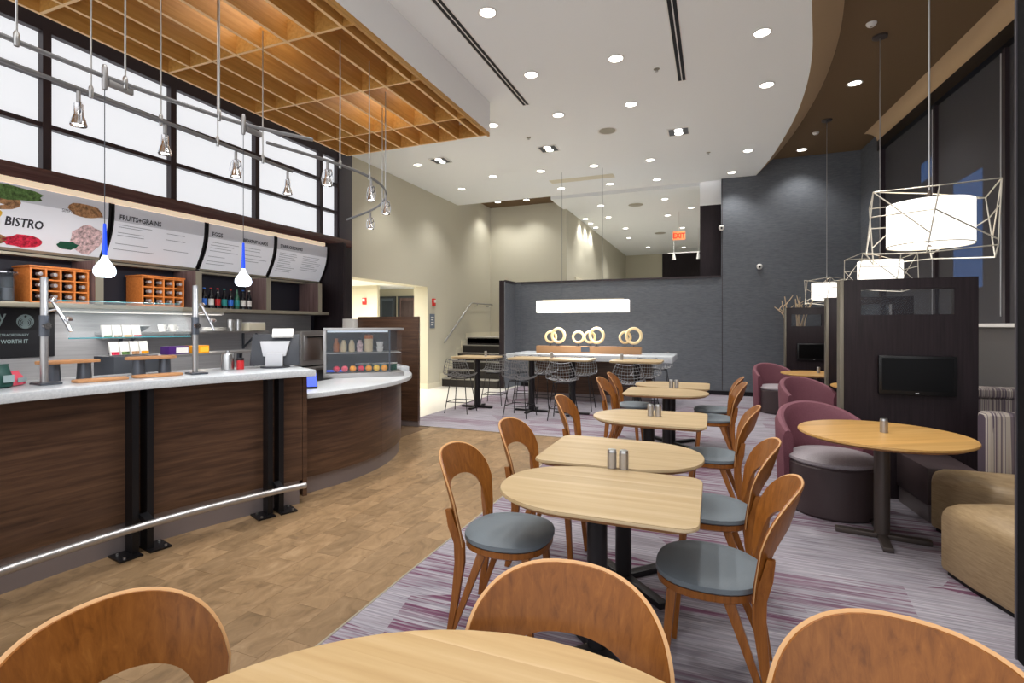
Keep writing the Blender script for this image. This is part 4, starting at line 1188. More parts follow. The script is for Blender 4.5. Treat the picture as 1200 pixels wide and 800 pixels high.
# ---------------- glass display case
dc = thing('display_case', 'stainless and glass food display case on the lower counter', 'display case', (-3.86, 4.98, 0.911), math.radians(42))
MB().box(-0.44, -0.26, 0.0, 0.44, 0.20, 0.05).build('base', 'brushed', dc, bevel=0.004)
MB().box(-0.44, -0.26, 0.051, -0.41, 0.20, 0.53).build('side_panel', 'brushed', dc, bevel=0.003)
MB().box(-0.41, 0.19, 0.051, 0.42, 0.20, 0.53).build('rear_panel', 'case_back', dc, smooth=False)
MB().box(-0.44, -0.26, 0.531, 0.44, 0.20, 0.56).build('roof', 'brushed', dc, bevel=0.004)
MB().box(-0.409, -0.258, 0.051, 0.27, -0.252, 0.53).build('front_pane', 'case_glass', dc, smooth=False)
cp = [(0.28 + 0.155 * math.sin(a), -0.10 - 0.155 * math.cos(a)) for a in [k * PI / 16 for k in range(9)]]
MB().loft([[(x, y, 0.051) for x, y in cp] + [(0.435, 0.19, 0.051)], [(x, y, 0.53) for x, y in cp] + [(0.435, 0.19, 0.53)]], closed=False).build('curved_pane', 'case_glass', dc)
MB().box(0.27, -0.262, 0.05, 0.285, -0.247, 0.531).build('mullion', 'dark_steel', dc, smooth=False)
MB().box(-0.408, -0.24, 0.27, 0.41, 0.18, 0.278).build('glass_shelf', 'brushed', dc, smooth=False)
MB().box(-0.40, -0.24, 0.51, 0.26, -0.20, 0.53).build('lamp_strip', 'screen_lcd', dc, smooth=False)
Mc = Matrix.Translation((-3.86, 4.98, 0.911)) @ Matrix.Rotation(math.radians(42), 4, 'Z')
def incase(x, y, z):
    return tuple(Mc @ Vector((x, y, z)))
for i, (x, m, h, lb) in enumerate([(-0.30, 'amber', 0.15, 'amber juice bottle on the upper shelf of the display case'), (-0.22, 'cream_drink', 0.15, 'cream coloured drink bottle beside the amber one'), (-0.13, 'cream_drink', 0.15, 'cream coloured drink bottle in the middle of the case shelf'), (-0.04, 'food_pink', 0.15, 'pink drink bottle on the display case shelf')]):
    o = thing('drink_bottle', lb, 'bottle', incase(x, -0.05, 0.279))
    MB().lathe([(0.001, 0), (0.034, 0.002), (0.035, 0.09), (0.02, 0.125), (0.018, 0.14), (0.001, 0.141)], 14).build('bottle', m, o)
    MB().lathe([(0.022, 0.141), (0.022, 0.158), (0.001, 0.16)], 12).build('cap', 'black_plastic' if i else 'amber', o)
o = thing('tall_jar', 'tall amber topped jar on the display case shelf', 'jar', incase(0.06, -0.04, 0.279))
MB().lathe([(0.001, 0), (0.048, 0.002), (0.05, 0.15), (0.001, 0.151)], 16).build('jar', 'cream_drink', o)
MB().lathe([(0.053, 0.152), (0.053, 0.19), (0.04, 0.20), (0.001, 0.202)], 16).build('lid', 'amber', o)
o = thing('yogurt_cups', 'stack of two white yogurt cups in the display case', 'cups', incase(0.19, -0.04, 0.279))
for j in range(2):
    MB().lathe([(0.001, j * 0.06), (0.032, j * 0.06 + 0.001), (0.042, j * 0.06 + 0.058), (0.001, j * 0.06 + 0.059)], 14).build('cup', 'label_white', o)
cols = ['food_red', 'bag_pink', 'orange', 'food_red', 'orange', 'food_yellow', 'orange']
for i in range(7):
    o = thing('fruit', 'piece of fruit in the front row of the display case', 'fruit', incase(-0.30 + i * 0.088, -0.16, 0.093), 0, 'fruit in the display case')
    MB().lathe([(0.001, -0.036), (0.022, -0.032), (0.038, -0.008), (0.036, 0.016), (0.02, 0.032), (0.004, 0.028)], 14).build('flesh', cols[i], o)
    MB().cyl((0, 0, 0.026), (0.004, 0, 0.045), 0.003, n=5).build('stalk', 'food_brown', o)
for i in range(5):
    o = thing('salad_tub', 'clear salad tub with green and white contents in the case', 'tub', incase(-0.02 + i * 0.09, 0.03, 0.051), 0, 'salad tubs in the display case')
    MB().box(-0.038, -0.05, 0, 0.038, 0.05, 0.075).build('tub', 'label_teal' if i % 2 else 'bottle_green', o, bevel=0.006)
    MB().box(-0.04, -0.052, 0.076, 0.04, 0.052, 0.088).build('lid', 'label_white', o, bevel=0.003)
tag(slab_shape(0.22, 0.12, 31, 0, 0.012).build('ice_tray', 'screen_blue', loc=incase(-0.30, 0.06, 0.051), rotz=math.radians(132)), 'blue tray on the floor of the display case', 'tray')

# ================================================================ WALL FITTINGS
for (x, y, z, rz, lb) in [(XB, 10.72, 2.05, 0, 'red fire alarm on the beige wall above the grey sign'), (-8.62, 11.2, 2.14, -PI / 2, 'red fire alarm on the wall inside the corridor')]:
    o = thing('fire_alarm', lb, 'fire alarm', (x, y, z), rz)
    MB().box(0.001, -0.06, -0.09, 0.045, 0.06, 0.09).build('box', 'red_alarm', o, bevel=0.008)
    MB().box(0.046, -0.035, -0.01, 0.065, 0.035, 0.06).build('strobe', 'label_white', o, bevel=0.005)
o = thing('wall_sign', 'grey square direction sign on the beige wall beside the stairs', 'sign', (XB, 10.66, 1.60))
MB().box(0.001, -0.10, -0.17, 0.015, 0.12, 0.17).build('plate', 'sign_grey', o, bevel=0.003)
mb = MB()
for q in range(4):
    mb.box(0.0155, -0.06, 0.08 - q * 0.06, 0.017, 0.07 - 0.02 * (q % 2), 0.10 - q * 0.06)
mb.build('print_lines', 'white_solid', o, smooth=False)
for (x, z, lb) in [(0.88, 2.72, 'white security camera on the dark back wall'), (0.145, 3.58, 'white spotlight bracket at the edge of the wall opening')]:
    o = thing('wall_camera', lb, 'camera', (x, YW, z))
    MB().cyl((0, -0.002, 0), (0, -0.04, 0), 0.05, n=16).build('mount', 'white_solid', o)
    MB().lathe([(0.001, -0.06), (0.035, -0.05), (0.06, -0.01), (0.058, 0.03), (0.03, 0.055), (0.001, 0.06)], 16, (0, -0.08, 0)).build('dome', 'white_solid', o)
    MB().cyl((0, -0.135, -0.01), (0, -0.145, -0.012), 0.02, n=12).build('lens', 'screen_black', o)

# ================================================================ COMMUNAL TABLE
cm = thing('communal_table', 'long high communal table with a white top and walnut base', 'table', (-2.26, 10.0, 0))
MB().box(-1.58, -0.60, 0.83, 1.58, 0.60, 0.94).build('top', 'quartz', cm, bevel=0.006)
MB().box(-1.20, -0.06, 0.14, 1.15, 0.30, 0.828).build('base_panel', 'walnut', cm, bevel=0.003)
MB().box(-1.18, -0.04, 0.0, 1.13, 0.28, 0.14).build('plinth', 'toe_kick', cm, smooth=False)
lg = thing('display_ledge', 'long low wooden box on the communal table carrying ring sculptures', 'ledge', (-2.34, 10.05, 0.941))
MB().box(-1.06, -0.09, 0, 1.04, 0.09, 0.14).build('box', 'ledge_wood', lg, bevel=0.004)
MB().box(-0.12, -0.094, 0.03, 0.05, -0.0905, 0.13).build('socket_plate', 'dark_steel', lg, smooth=False)
def rings(x, spec, label):
    o = thing('ring_sculpture', label, 'sculpture', (x, 10.05, 1.082))
    for dx, r, rz, dy in spec:
        R = Matrix.Rotation(rz, 4, 'Z')
        pts = [tuple(R @ Vector((r * math.cos(a), 0, r * math.sin(a))) + Vector((dx, dy, r + 0.075))) for a in [k * PI / 18 for k in range(36)]]
        MB().tube(pts, 0.030 if r > 0.12 else 0.024, 10, closed=True).build('ring', 'ring_wood', o)
        MB().cyl((dx, dy, 0.0), (dx, dy, 0.06), 0.006, n=6).build('stem', 'black_metal', o)
        MB().lathe([(0.001, 0), (0.05, 0.0), (0.05, 0.006), (0.001, 0.007)], 14, (dx, dy, 0)).build('foot', 'black_metal', o)
rings(-3.02, [(-0.10, 0.105, 0.35, 0.02), (0.07, 0.135, -0.1, -0.02)], 'two interlocking pale wooden rings at the stair end of the ledge')
rings(-2.28, [(-0.26, 0.105, 0.1, 0.0), (-0.03, 0.105, 0.5, 0.02), (0.12, 0.14, -0.15, -0.02)], 'three pale wooden rings standing in the middle of the ledge')
rings(-1.56, [(-0.05, 0.105, 0.4, 0.02), (0.12, 0.14, -0.1, -0.02)], 'two interlocking pale wooden rings at the dining end of the ledge')
lp = thing('linear_pendant', 'long white rectangular pendant lamp over the communal table', 'pendant lamp', (-2.5, 10.2, 1.76))
MB().box(-0.94, -0.12, 0.0, 0.94, 0.12, 0.25).build('shade', 'shade_white', lp, bevel=0.004)
MB().box(-0.84, -0.02, 0.251, 0.84, 0.02, 0.275).build('top_bar', 'strip_metal', lp, smooth=False)
for xx in (-0.42, 0.42):
    MB().cyl((xx, 0, 0.27), (xx, 0.0, ZC - 1.76), 0.003, n=5).build('cable', 'dark_steel', lp)
lamp('glow', 'AREA', (0, 0, -0.03), 40, WARM, lp, size=1.2)

# high tables
def pedestal(o, h, r=0.045, L=0.30, m='black_metal', rot=0.0, K=(1, 1)):
    MB().lathe([(r, 0.035), (r, h)], 16).build('column', m, o)
    for k in range(2):
        a = rot + k * PI / 2
        c, s = math.cos(a), math.sin(a)
        MB().bar((-c * L * K[k], -s * L * K[k], 0.018), (c * L * K[k], s * L * K[k], 0.018), 0.06, 0.034 - 0.002 * k).build('foot_bar', m, o, bevel=0.006)
    MB().box(-0.16, -0.16, h - 0.012, 0.16, 0.16, h).build('top_plate', m, o, smooth=False)
def rounded_rect(lx, ly, r, n=5):
    out = []
    for cx, cy, a0 in ((lx / 2 - r, ly / 2 - r, 0), (-lx / 2 + r, ly / 2 - r, 90), (-lx / 2 + r, -ly / 2 + r, 180), (lx / 2 - r, -ly / 2 + r, 270)):
        for k in range(n + 1):
            a = math.radians(a0 + 90 * k / n)
            out.append((cx + r * math.cos(a), cy + r * math.sin(a)))
    return out
ht = [(-4.03, 8.47, 'high oak table at the stair end of the bar stool row'), (-2.97, 8.45, 'high oak table, second from the stairs'), (-2.24, 8.45, 'high oak table pushed against the second one'), (-1.16, 8.42, 'high oak table at the dining end of the bar stool row')]
def shaker_pair(x, y, z, label, one=False):
    for k in range(1 if one else 2):
        o = thing('shaker', label, 'shaker', (x + (0 if one else (k - 0.5) * 0.062), y, z), 0, None if one else label)
        MB().lathe([(0.001, 0), (0.0245, 0.001), (0.0245, 0.082), (0.001, 0.083)], 18).build('body', 'brushed', o)
        MB().lathe([(0.0235, 0.0832), (0.0245, 0.0845), (0.0225, 0.097), (0.001, 0.098)], 18).build('cap', 'steel', o)
for i, (x, y, lb) in enumerate(ht):
    o = thing('high_table', lb, 'table', (x, y, 0), 0)
    MB().prism(rounded_rect(0.72 if i in (1, 2) else 0.80, 0.64, 0.10), 0.905, 0.935).build('top', 'oak_top', o, bevel=0.004)
    pedestal(o, 0.903, 0.055, 0.30)
shaker_pair(-3.85, 8.45, 0.936, 'single steel shaker on the high table by the stairs', True)
shaker_pair(-2.62, 8.50, 0.936, 'single steel shaker where two high tables meet', True)
shaker_pair(-1.40, 8.42, 0.936, 'single steel shaker on the high table at the dining end', True)

# wire bar stools
def make_stool():
    o = thing('wire_stool', 'x', 'bar stool', (0, 0, 0), 0, 'wire bar stools')
    def sp(u, v):
        if v < 0.55:
            q = v / 0.55
            y = 0.21 - 0.40 * q
            z = 0.615 - 0.03 * math.sin(PI * q) + 0.02 * q
        else:
            q = (v - 0.55) / 0.45
            y = -0.19 - 0.07 * q
            z = 0.635 + 0.27 * q
        w = 0.215 + 0.03 * math.sin(PI * min(v * 1.2, 1)) - (0.05 * max(0, v - 0.8) / 0.2)
        return (u * w, y + 0.05 * u * u * (v > 0.5) * (v - 0.5) * 2, z + 0.055 * u * u * (1 - 0.6 * v))
    mb = MB()
    for k in range(11):
        u = -1 + 2 * k / 10
        mb.tube([sp(u, i / 12) for i in range(13)], 0.0032, 4)
    for k in range(13):
        v = k / 12
        mb.tube([sp(-1 + 2 * i / 8, v) for i in range(9)], 0.0032, 4)
    sh = mb.build('wire_shell', 'wire_chrome', o)
    rim = [sp(-1, i / 12) for i in range(13)] + [sp(-1 + 2 * i / 8, 1) for i in range(1, 9)] + [sp(1, 1 - i / 12) for i in range(1, 13)] + [sp(1 - 2 * i / 8, 0) for i in range(1, 8)]
    MB().tube(rim, 0.007, 6, closed=True).build('rim', 'wire_chrome', sh)
    for sx in (-1, 1):
        for sy in (-1, 1):
            MB().cyl((sx * 0.13, sy * 0.12 - 0.01, 0.59), (sx * 0.21, sy * 0.21, 0.0), 0.008, n=7).build('leg', 'black_metal', o)
    MB().tube([(0.13, -0.13, 0.588), (0.13, 0.11, 0.588), (-0.13, 0.11, 0.588), (-0.13, -0.13, 0.588)], 0.008, 6, closed=True).build('under_frame', 'black_metal', o)
    f = 0.186
    MB().tube([(f, f, 0.19), (-f, f, 0.19), (-f, -f, 0.19), (f, -f, 0.19)], 0.007, 6, closed=True).build('footrest', 'black_metal', o)
    return o
stool = make_stool()
near = 'wire bar stool on the dining side of the '
far = 'wire bar stool on the communal side of the '
tn = ['high table by the stairs', 'second high table from the stairs', 'third high table from the stairs', 'high table at the dining end']
sts = [(-4.08, 7.92, 0.05, near + tn[0]), (-2.98, 7.90, -0.08, near + tn[1]), (-2.24, 7.90, 0.06, near + tn[2]), (-1.20, 7.88, 0.05, near + tn[3]),
       (-3.92, 9.00, PI + 0.1, far + tn[0]), (-2.95, 9.00, PI - 0.08, far + tn[1]), (-2.20, 8.98, PI + 0.05, far + tn[2]), (-1.10, 8.98, PI - 0.05, far + tn[3]),
       (-3.45, 9.42, 0.2, 'wire bar stool pulled up to the stair end of the communal table'), (-1.05, 10.95, PI, 'wire bar stool behind the communal table')]
for i, (x, y, r, lb) in enumerate(sts):
    place(stool, i, (x, y, 0.002), r, lb)

# ================================================================ DINING TABLES AND CHAIRS
def d_outline(L=0.90, D=0.70):
    pts = []
    # straight end at +x with rounded corners, rounded end at -x
    r = 0.07
    for k in range(6):
        a = math.radians(-90 + 90 * k / 5)
        pts.append((L / 2 - r + r * math.cos(a), -D / 2 + r + r * math.sin(a)))
    for k in range(6):
        a = math.radians(90 * k / 5)
        pts.append((L / 2 - r + r * math.cos(a), D / 2 - r + r * math.sin(a)))
    for k in range(1, 26):
        t = math.radians(90 + 180 * k / 26)
        c, s = math.cos(t), math.sin(t)
        pts.append((-0.02 + (L / 2 - 0.02) * math.copysign(abs(c) ** (2 / 2.25), c), D / 2 * math.copysign(abs(s) ** (2 / 2.25), s)))
    return pts
def clip(poly, y, side):
    out = []
    n = len(poly)
    for i in range(n):
        p, q = poly[i], poly[(i + 1) % n]
        dp, dq = (p[1] - y) * side, (q[1] - y) * side
        if dp >= 0:
            out.append(p)
        if dp * dq < 0:
            f = dp / (dp - dq)
            out.append((p[0] + (q[0] - p[0]) * f, y))
    return out
def top_mesh(o, poly, z0, z1, m):
    ins = lambda k: [(x * k, y * k) for x, y in poly]
    n = len(poly)
    a = sum(poly[i][0] * poly[(i + 1) % n][1] - poly[(i + 1) % n][0] * poly[i][1] for i in range(n))
    if a < 0:
        poly = poly[::-1]
    t = MB().loft([[(x, y, z1 - 0.014) for x, y in poly], [(x, y, z1 - 0.006) for x, y in poly], [(x * 0.996, y * 0.996, z1 - 0.003) for x, y in poly]]).build('top', m, o)
    ymin, ymax = min(p[1] for p in poly), max(p[1] for p in poly)
    nb = max(4, round((ymax - ymin) / 0.105))
    pin = [(x * 0.994, y * 0.994) for x, y in poly]
    for k in range(nb):
        a0, a1 = ymin + (ymax - ymin) * k / nb, ymin + (ymax - ymin) * (k + 1) / nb
        strip = clip(clip(pin, a0, 1), a1, -1)
        if len(strip) > 2:
            MB().prism(strip, z1 - 0.0029, z1).build('plank', m, t, smooth=False)
    MB().loft([[(x * 0.93, y * 0.93, z0) for x, y in poly], [(x * 0.99, y * 0.99, z1 - 0.0145) for x, y in poly]]).build('underside', 'edge_wood', o)
    return t
tabs = [(-0.50, 2.33, 0, 'D shaped oak dining table standing next to the round table'), (-0.50, 3.06, PI, 'D shaped oak dining table sharing two steel shakers with its neighbour'),
        (-0.50, 4.32, 0, 'D shaped oak dining table standing alone in the middle of the row'), (-0.50, 6.02, PI, 'D shaped oak dining table near the end of the row, tight against the last one'), (-0.50, 6.76, 0, 'D shaped oak dining table at the end of the row by the dark wall')]
for x, y, r, lb in tabs:
    o = thing('dining_table', lb, 'table', (x, y, 0.002), r)
    top_mesh(o, d_outline(), 0.715, 0.748, 'oak_top')
    pedestal(o, 0.714, 0.047, 0.36, rot=PI / 4)
rt = thing('round_dining_table', 'large round oak dining table in the foreground', 'table', (-0.35, 0.45, 0.002), 0.0)
top_mesh(rt, [(0.72 * math.cos(2 * PI * i / 64), 0.72 * math.sin(2 * PI * i / 64)) for i in range(64)], 0.71, 0.748, 'oak_top_round')
pedestal(rt, 0.709, 0.055, 0.36)
shaker_pair(-0.47, 2.70, 0.7505, 'steel shaker on the oak tables next to the round table')
shaker_pair(-0.46, 4.36, 0.7505, 'steel shaker on the lone dining table')
shaker_pair(-0.45, 6.42, 0.7505, 'steel shaker on the two end dining tables')

def make_chair():
    o = thing('dining_chair', 'x', 'chair', (0, 0, 0), 0, 'bentwood dining chairs')
    # seat: rounded, a little narrower at the back
    def seat_ring(s, z):
        out = []
        for k in range(36):
            t = 2 * PI * k / 36
            c, q = math.cos(t), math.sin(t)
            w = 0.225 - 0.02 * (q < 0) * abs(q)
            out.append((s * w * math.copysign(abs(c) ** 0.8, c), s * 0.22 * math.copysign(abs(q) ** 0.8, q) + 0.005, z))
        return out
    MB().loft([seat_ring(0.90, 0.405), seat_ring(0.97, 0.415), seat_ring(0.97, 0.442)]).build('seat_frame', 'chair_wood', o)
    MB().loft([seat_ring(0.955, 0.443), seat_ring(1.0, 0.452), seat_ring(0.99, 0.470), seat_ring(0.90, 0.482), seat_ring(0.6, 0.486)]).build('seat_pad', 'seat_fabric', o)
    # back: one bent sheet with an arched opening
    R = 0.36
    def onback(s, z, off):
        a = s / R
        y = -0.222 + R * (1 - math.cos(a)) * 0.9 - 0.30 * max(0, z - 0.46)
        return (R * math.sin(a) - off * math.sin(a), y + off * math.cos(a), z)
    outer, inner = [], []
    def sup(a, h, zb, n, t):
        c, s = math.cos(t), math.sin(t)
        return (a * math.copysign(abs(c) ** (2 / n), c), zb + h * abs(s) ** (2 / n))
    N = 30
    for k in range(N + 1):
        t = PI * k / N
        outer.append(sup(0.278, 0.215, 0.655, 2.5, t))
        inner.append(sup(0.195, 0.125, 0.59, 2.5, t))
    ow, oz = [0.215, 0.235, 0.258], [0.44, 0.51, 0.585]
    iw, iz = [0.178, 0.185, 0.192], [0.44, 0.48, 0.53]
    outer = list(zip(ow, oz)) + outer + [(-w, z) for w, z in zip(ow[::-1], oz[::-1])]
    inner = list(zip(iw, iz)) + inner + [(-w, z) for w, z in zip(iw[::-1], iz[::-1])]
    th = 0.008
    mb = MB()
    rows = []
    for (so, zo), (si, zi) in zip(outer, inner):
        line = [(so + (si - so) * q / 4, zo + (zi - zo) * q / 4) for q in range(5)]
        rows.append([onback(s, z, th) for s, z in line] + [onback(s, z, -th) for s, z in line[::-1]])
    mb.loft(rows)
    bk = mb.build('backrest', 'chair_wood', o)
    MB().tube([onback(s, z, 0) for s, z in outer], 0.0022, 6, flat=3.7).build('edge', 'chair_edge', bk)
    for sx in (-1, 1):
        # rear leg: a post that laps the outside of the sheet, forked to the seat below
        pts = [onback(sx * 0.232, 0.625, -0.022), onback(sx * 0.215, 0.54, -0.024), onback(sx * 0.195, 0.45, -0.012), (sx * 0.188, -0.185, 0.36), (sx * 0.198, -0.205, 0.18), (sx * 0.207, -0.235, 0.0)]
        wd = [0.030, 0.044, 0.052, 0.050, 0.036, 0.026]
        rg = []
        for p, w in zip(pts, wd):
            rg.append([(p[0] - 0.013, p[1] - w / 2, p[2]), (p[0] + 0.013, p[1] - w / 2, p[2]), (p[0] + 0.013, p[1] + w / 2, p[2]), (p[0] - 0.013, p[1] + w / 2, p[2])])
        l = MB().loft(rg)
        l.bar((sx * 0.172, -0.075, 0.415), (sx * 0.205, -0.225, 0.01), 0.026, 0.042, 0.020, 0.022, up=(0, 1, 0))
        l.build('leg', 'chair_wood', o, bevel=0.004)
        MB().bar((sx * 0.165, 0.14, 0.415), (sx * 0.195, 0.175, 0.0), 0.038, 0.038, 0.026, 0.026, up=(0, 1, 0)).build('leg', 'chair_wood', o, bevel=0.005)
    return o
chair = make_chair()
FX = -PI / 2      # faces +x
FM = PI / 2       # faces -x
cs = []
rows_y = [2.37, 3.10, 4.36, 6.10, 6.76]
wl_ = ['table next to the round one', 'table sharing two shakers', 'lone table in mid row', 'table before the last one', 'last table by the dark wall']
for i, y in enumerate(rows_y):
    cs.append((-0.965, y + (0.03, 0.06, 0.06, 0.02, 0.02)[i], FX + (0.06, 0.0, 0.05, -0.03, 0.04)[i], 'bentwood chair with grey seat, bar side of the ' + wl_[i]))
    cs.append((-0.015, y + (0.0, 0.02, 0.03, 0.03, 0.02)[i], FM + (-0.05, 0.0, -0.04, 0.05, -0.03)[i], 'bentwood chair with grey seat, booth side of the ' + wl_[i]))
cs.append((-0.325, 0.975, PI + 0.06, 'bentwood chair between the round table and the D shaped table'))
cs.append((-0.965, 0.70, FX, 'bentwood chair on the bar side of the round table'))
cs.append((0.31, 0.99, PI - 0.22, 'bentwood chair on the booth side of the round table'))
for i, (x, y, r, lb) in enumerate(cs):
    place(chair, i, (x, y, 0.002), r, lb)

# ================================================================ BOOTHS
def booth(x0, y, w, h, label, slotx, slotz, tvx, tvz, tvlabel):
    o = thing('booth_partition', label, 'partition', (x0, y, 0.002))
    s0, s1, z0, z1 = slotx[0] - x0, slotx[1] - x0, slotz[0], slotz[1]
    mb = MB()
    mb.box(0.03, 0, 0, s0, 0.10, h).box(s1, 0, 0, w, 0.10, h).box(s0, 0, 0, s1, 0.10, z0).box(s0, 0, z1, s1, 0.10, h)
    mb.build('panel', 'espresso', o, smooth=False)
    MB().box(0.0, -0.012, 0, 0.03, 0.112, h).build('edge_strip', 'bronze_strip', o, bevel=0.002)
    MB().box(s0, 0.047, z0, s1, 0.053, z1).build('pane', 'smoke_glass', o, smooth=False)
    MB().box(0.03, 0.01, 0, w, 0.09, 0.001).build('foot', 'post_black', o, smooth=False)
    t = thing('television', tvlabel, 'television', ((tvx[0] + tvx[1]) / 2, y, (tvz[0] + tvz[1]) / 2))
    W_, H_ = (tvx[1] - tvx[0]) / 2, (tvz[1] - tvz[0]) / 2
    MB().box(-W_, -0.055, -H_, W_, -0.012, H_).build('frame', 'black_plastic', t, bevel=0.006)
    MB().box(-W_ + 0.022, -0.0575, -H_ + 0.035, W_ - 0.022, -0.0555, H_ - 0.02).build('screen', 'screen_black', t, smooth=False)
    MB().box(-0.09, -0.011, -0.09, 0.09, -0.0005, 0.09).build('wall_mount', 'black_metal', t, smooth=False)
    MB().box(-0.012, -0.058, -H_ + 0.012, 0.012, -0.0555, -H_ + 0.02).build('badge', 'light_plastic', t, smooth=False)
booth(1.04, 5.32, 0.98, 1.90, 'tall dark wood booth partition behind the striped bench', (1.20, 1.86), (1.59, 1.81), (1.32, 1.86), (0.91, 1.24), 'black television on the partition behind the striped bench')
booth(1.44, 8.2, 1.0, 1.88, 'dark wood booth partition between the second and third round tables', (1.60, 2.2), (1.58, 1.78), (1.75, 2.3), (0.91, 1.22), 'black television on the middle partition')
booth(1.24, 10.95, 1.0, 1.83, 'dark wood booth partition in front of the bare branches', (1.36, 1.86), (1.48, 1.70), (1.45, 2.0), (0.85, 1.16), 'black television on the partition in front of the branches')

def round_table(x, y, r, label, shl):
    o = thing('booth_table', label, 'table', (x, y, 0.002), 0.5)
    top_mesh(o, [(r * math.cos(2 * PI * i / 48), r * math.sin(2 * PI * i / 48)) for i in range(48)], 0.705, 0.738, 'oak_gold')
    pedestal(o, 0.704, 0.048, 0.28, m='bronze', rot=-0.62)
    shaker_pair(x + 0.02, y + 0.03, 0.7405, shl, True)
round_table(1.10, 4.32, 0.52, 'round oak table between the purple tub chair and the tan bench', 'single steel shaker on the round table by the tan bench')
round_table(1.90, 7.55, 0.52, 'round oak table mostly hidden behind the first booth partition', 'single steel shaker on the half hidden round table')
round_table(1.52, 9.32, 0.52, 'round oak table in front of the partition with the branches', 'single steel shaker on the round table by the branches')

def make_tub():
    o = thing('tub_chair', 'x', 'armchair', (0, 0, 0), 0, 'purple tub chairs')
    # local: faces +y
    def shell(inner):
        rings = []
        for k in range(25):
            a = math.radians(-98 + 196 * k / 24)          # 0 = straight back
            top = 0.60 + 0.225 * max(0.0, math.cos(a / 1.15)) ** 0.8
            bot = 0.03
            ro, ri = 0.375, 0.285
            c, s = -math.cos(a), math.sin(a)
            ring = [(ro * 0.94 * s, ro * 0.94 * c, bot), (ro * s, ro * c, top - 0.06), ((ro - 0.02) * s, (ro - 0.02) * c, top - 0.01), ((ro + ri) / 2 * s, (ro + ri) / 2 * c, top), ((ri + 0.02) * s, (ri + 0.02) * c, top - 0.012), (ri * s, ri * c, top - 0.06), (ri * s, ri * c, bot)]
            rings.append(ring)
        return MB().loft(rings)
    shell(0).build('shell', 'burgundy', o)
    MB().lathe([(0.30, 0.0), (0.315, 0.02), (0.32, 0.385), (0.305, 0.40)], 36, (0, 0.10, 0)).build('base_drum', 'tub_dark', o)
    MB().lathe([(0.308, 0.401), (0.322, 0.415), (0.32, 0.435), (0.27, 0.462), (0.15, 0.472), (0.001, 0.475)], 36, (0, 0.10, 0)).build('seat_cushion', 'tub_seat', o)
    return o
tub = make_tub()
tubs = [(0.86, 5.02, PI - 0.75, 'purple tub chair with a grey seat at the first round table'), (1.38, 7.55, PI + 1.15 - 2.0, 'purple tub chair half hidden by the first booth partition'), (1.12, 10.05, PI - 0.95, 'purple tub chair by the dark wall and the bare branches')]
tubs = [(0.86, 4.925, -2.80, tubs[0][3]), (1.14, 7.40, -2.6, tubs[1][3]), (1.0, 9.98, -2.65, tubs[2][3])]
for i, (x, y, r, lb) in enumerate(tubs):
    place(tub, i, (x, y, 0.002), r, lb)

# benches
def cushion(poly, z0, z1, dome, o, name, m):
    cx = sum(p[0] for p in poly) / len(poly)
    cy = sum(p[1] for p in poly) / len(poly)
    sc = lambda k: [(cx + (x - cx) * k, cy + (y - cy) * k) for x, y in poly]
    rings = [[(x, y, z0) for x, y in sc(0.985)], [(x, y, z0 + 0.02) for x, y in sc(1.0)], [(x, y, z1 - 0.06) for x, y in sc(1.0)], [(x, y, z1 - 0.025) for x, y in sc(0.985)], [(x, y, z1 + 0.005) for x, y in sc(0.945)], [(x, y, z1 + dome * 0.55) for x, y in sc(0.84)], [(x, y, z1 + dome * 0.85) for x, y in sc(0.62)], [(x, y, z1 + dome) for x, y in sc(0.3)]]
    return MB().loft(rings).build(name, m, o)
def closed_smooth(pts, n=5):
    m = len(pts)
    out = []
    for i in range(m):
        p0, p1, p2, p3 = pts[i - 1], pts[i], pts[(i + 1) % m], pts[(i + 2) % m]
        for k in range(n):
            t = k / n
            out.append(tuple(0.5 * ((2 * p1[j]) + (-p0[j] + p2[j]) * t + (2 * p0[j] - 5 * p1[j] + 4 * p2[j] - p3[j]) * t * t + (-p0[j] + 3 * p1[j] - 3 * p2[j] + p3[j]) * t ** 3) for j in (0, 1)))
    return out
o = thing('tan_bench', 'tan vinyl bench block nearest the dark column', 'bench', (1.8, 3.5, 0.002))
pl_ = [(1.28, 3.84), (1.33, 3.62), (1.415, 3.36), (1.53, 3.06), (2.45, 3.04), (2.45, 3.93), (1.9, 3.97), (1.52, 3.94)]
q = []
for i in range(len(pl_)):
    a, b = pl_[i], pl_[(i + 1) % len(pl_)]
    for k in range(4):
        q.append((a[0] + (b[0] - a[0]) * k / 4, a[1] + (b[1] - a[1]) * k / 4))
loc_ = [(x - 1.8, y - 3.5) for x, y in q]
cushion(loc_, 0.03, 0.40, 0.07, o, 'seat', 'tan_vinyl')
MB().prism([(x * 0.95, y * 0.95) for x, y in loc_], 0.0, 0.029).build('plinth', 'post_black', o)
MB().box(0.32, -0.46, 0.43, 0.44, 0.42, 0.84).build('backrest', 'stripes', o, bevel=0.04, seg=3)
o = thing('tan_bench', 'tan vinyl bench seat with a striped backrest beside the round table', 'bench', (2.0, 4.5, 0.002))
pl_ = [(1.48, 4.62), (1.56, 4.42), (1.69, 4.25), (1.9, 4.18), (2.5, 4.18), (2.5, 4.74), (1.86, 4.74), (1.52, 4.74)]
q = []
for i in range(len(pl_)):
    a, b = pl_[i], pl_[(i + 1) % len(pl_)]
    for k in range(4):
        q.append((a[0] + (b[0] - a[0]) * k / 4, a[1] + (b[1] - a[1]) * k / 4))
loc_ = [(x - 2.0, y - 4.5) for x, y in q]
cushion(loc_, 0.03, 0.40, 0.06, o, 'seat', 'tan_vinyl')
MB().prism([(x * 0.95, y * 0.95) for x, y in loc_], 0.0, 0.029).build('plinth', 'post_black', o)
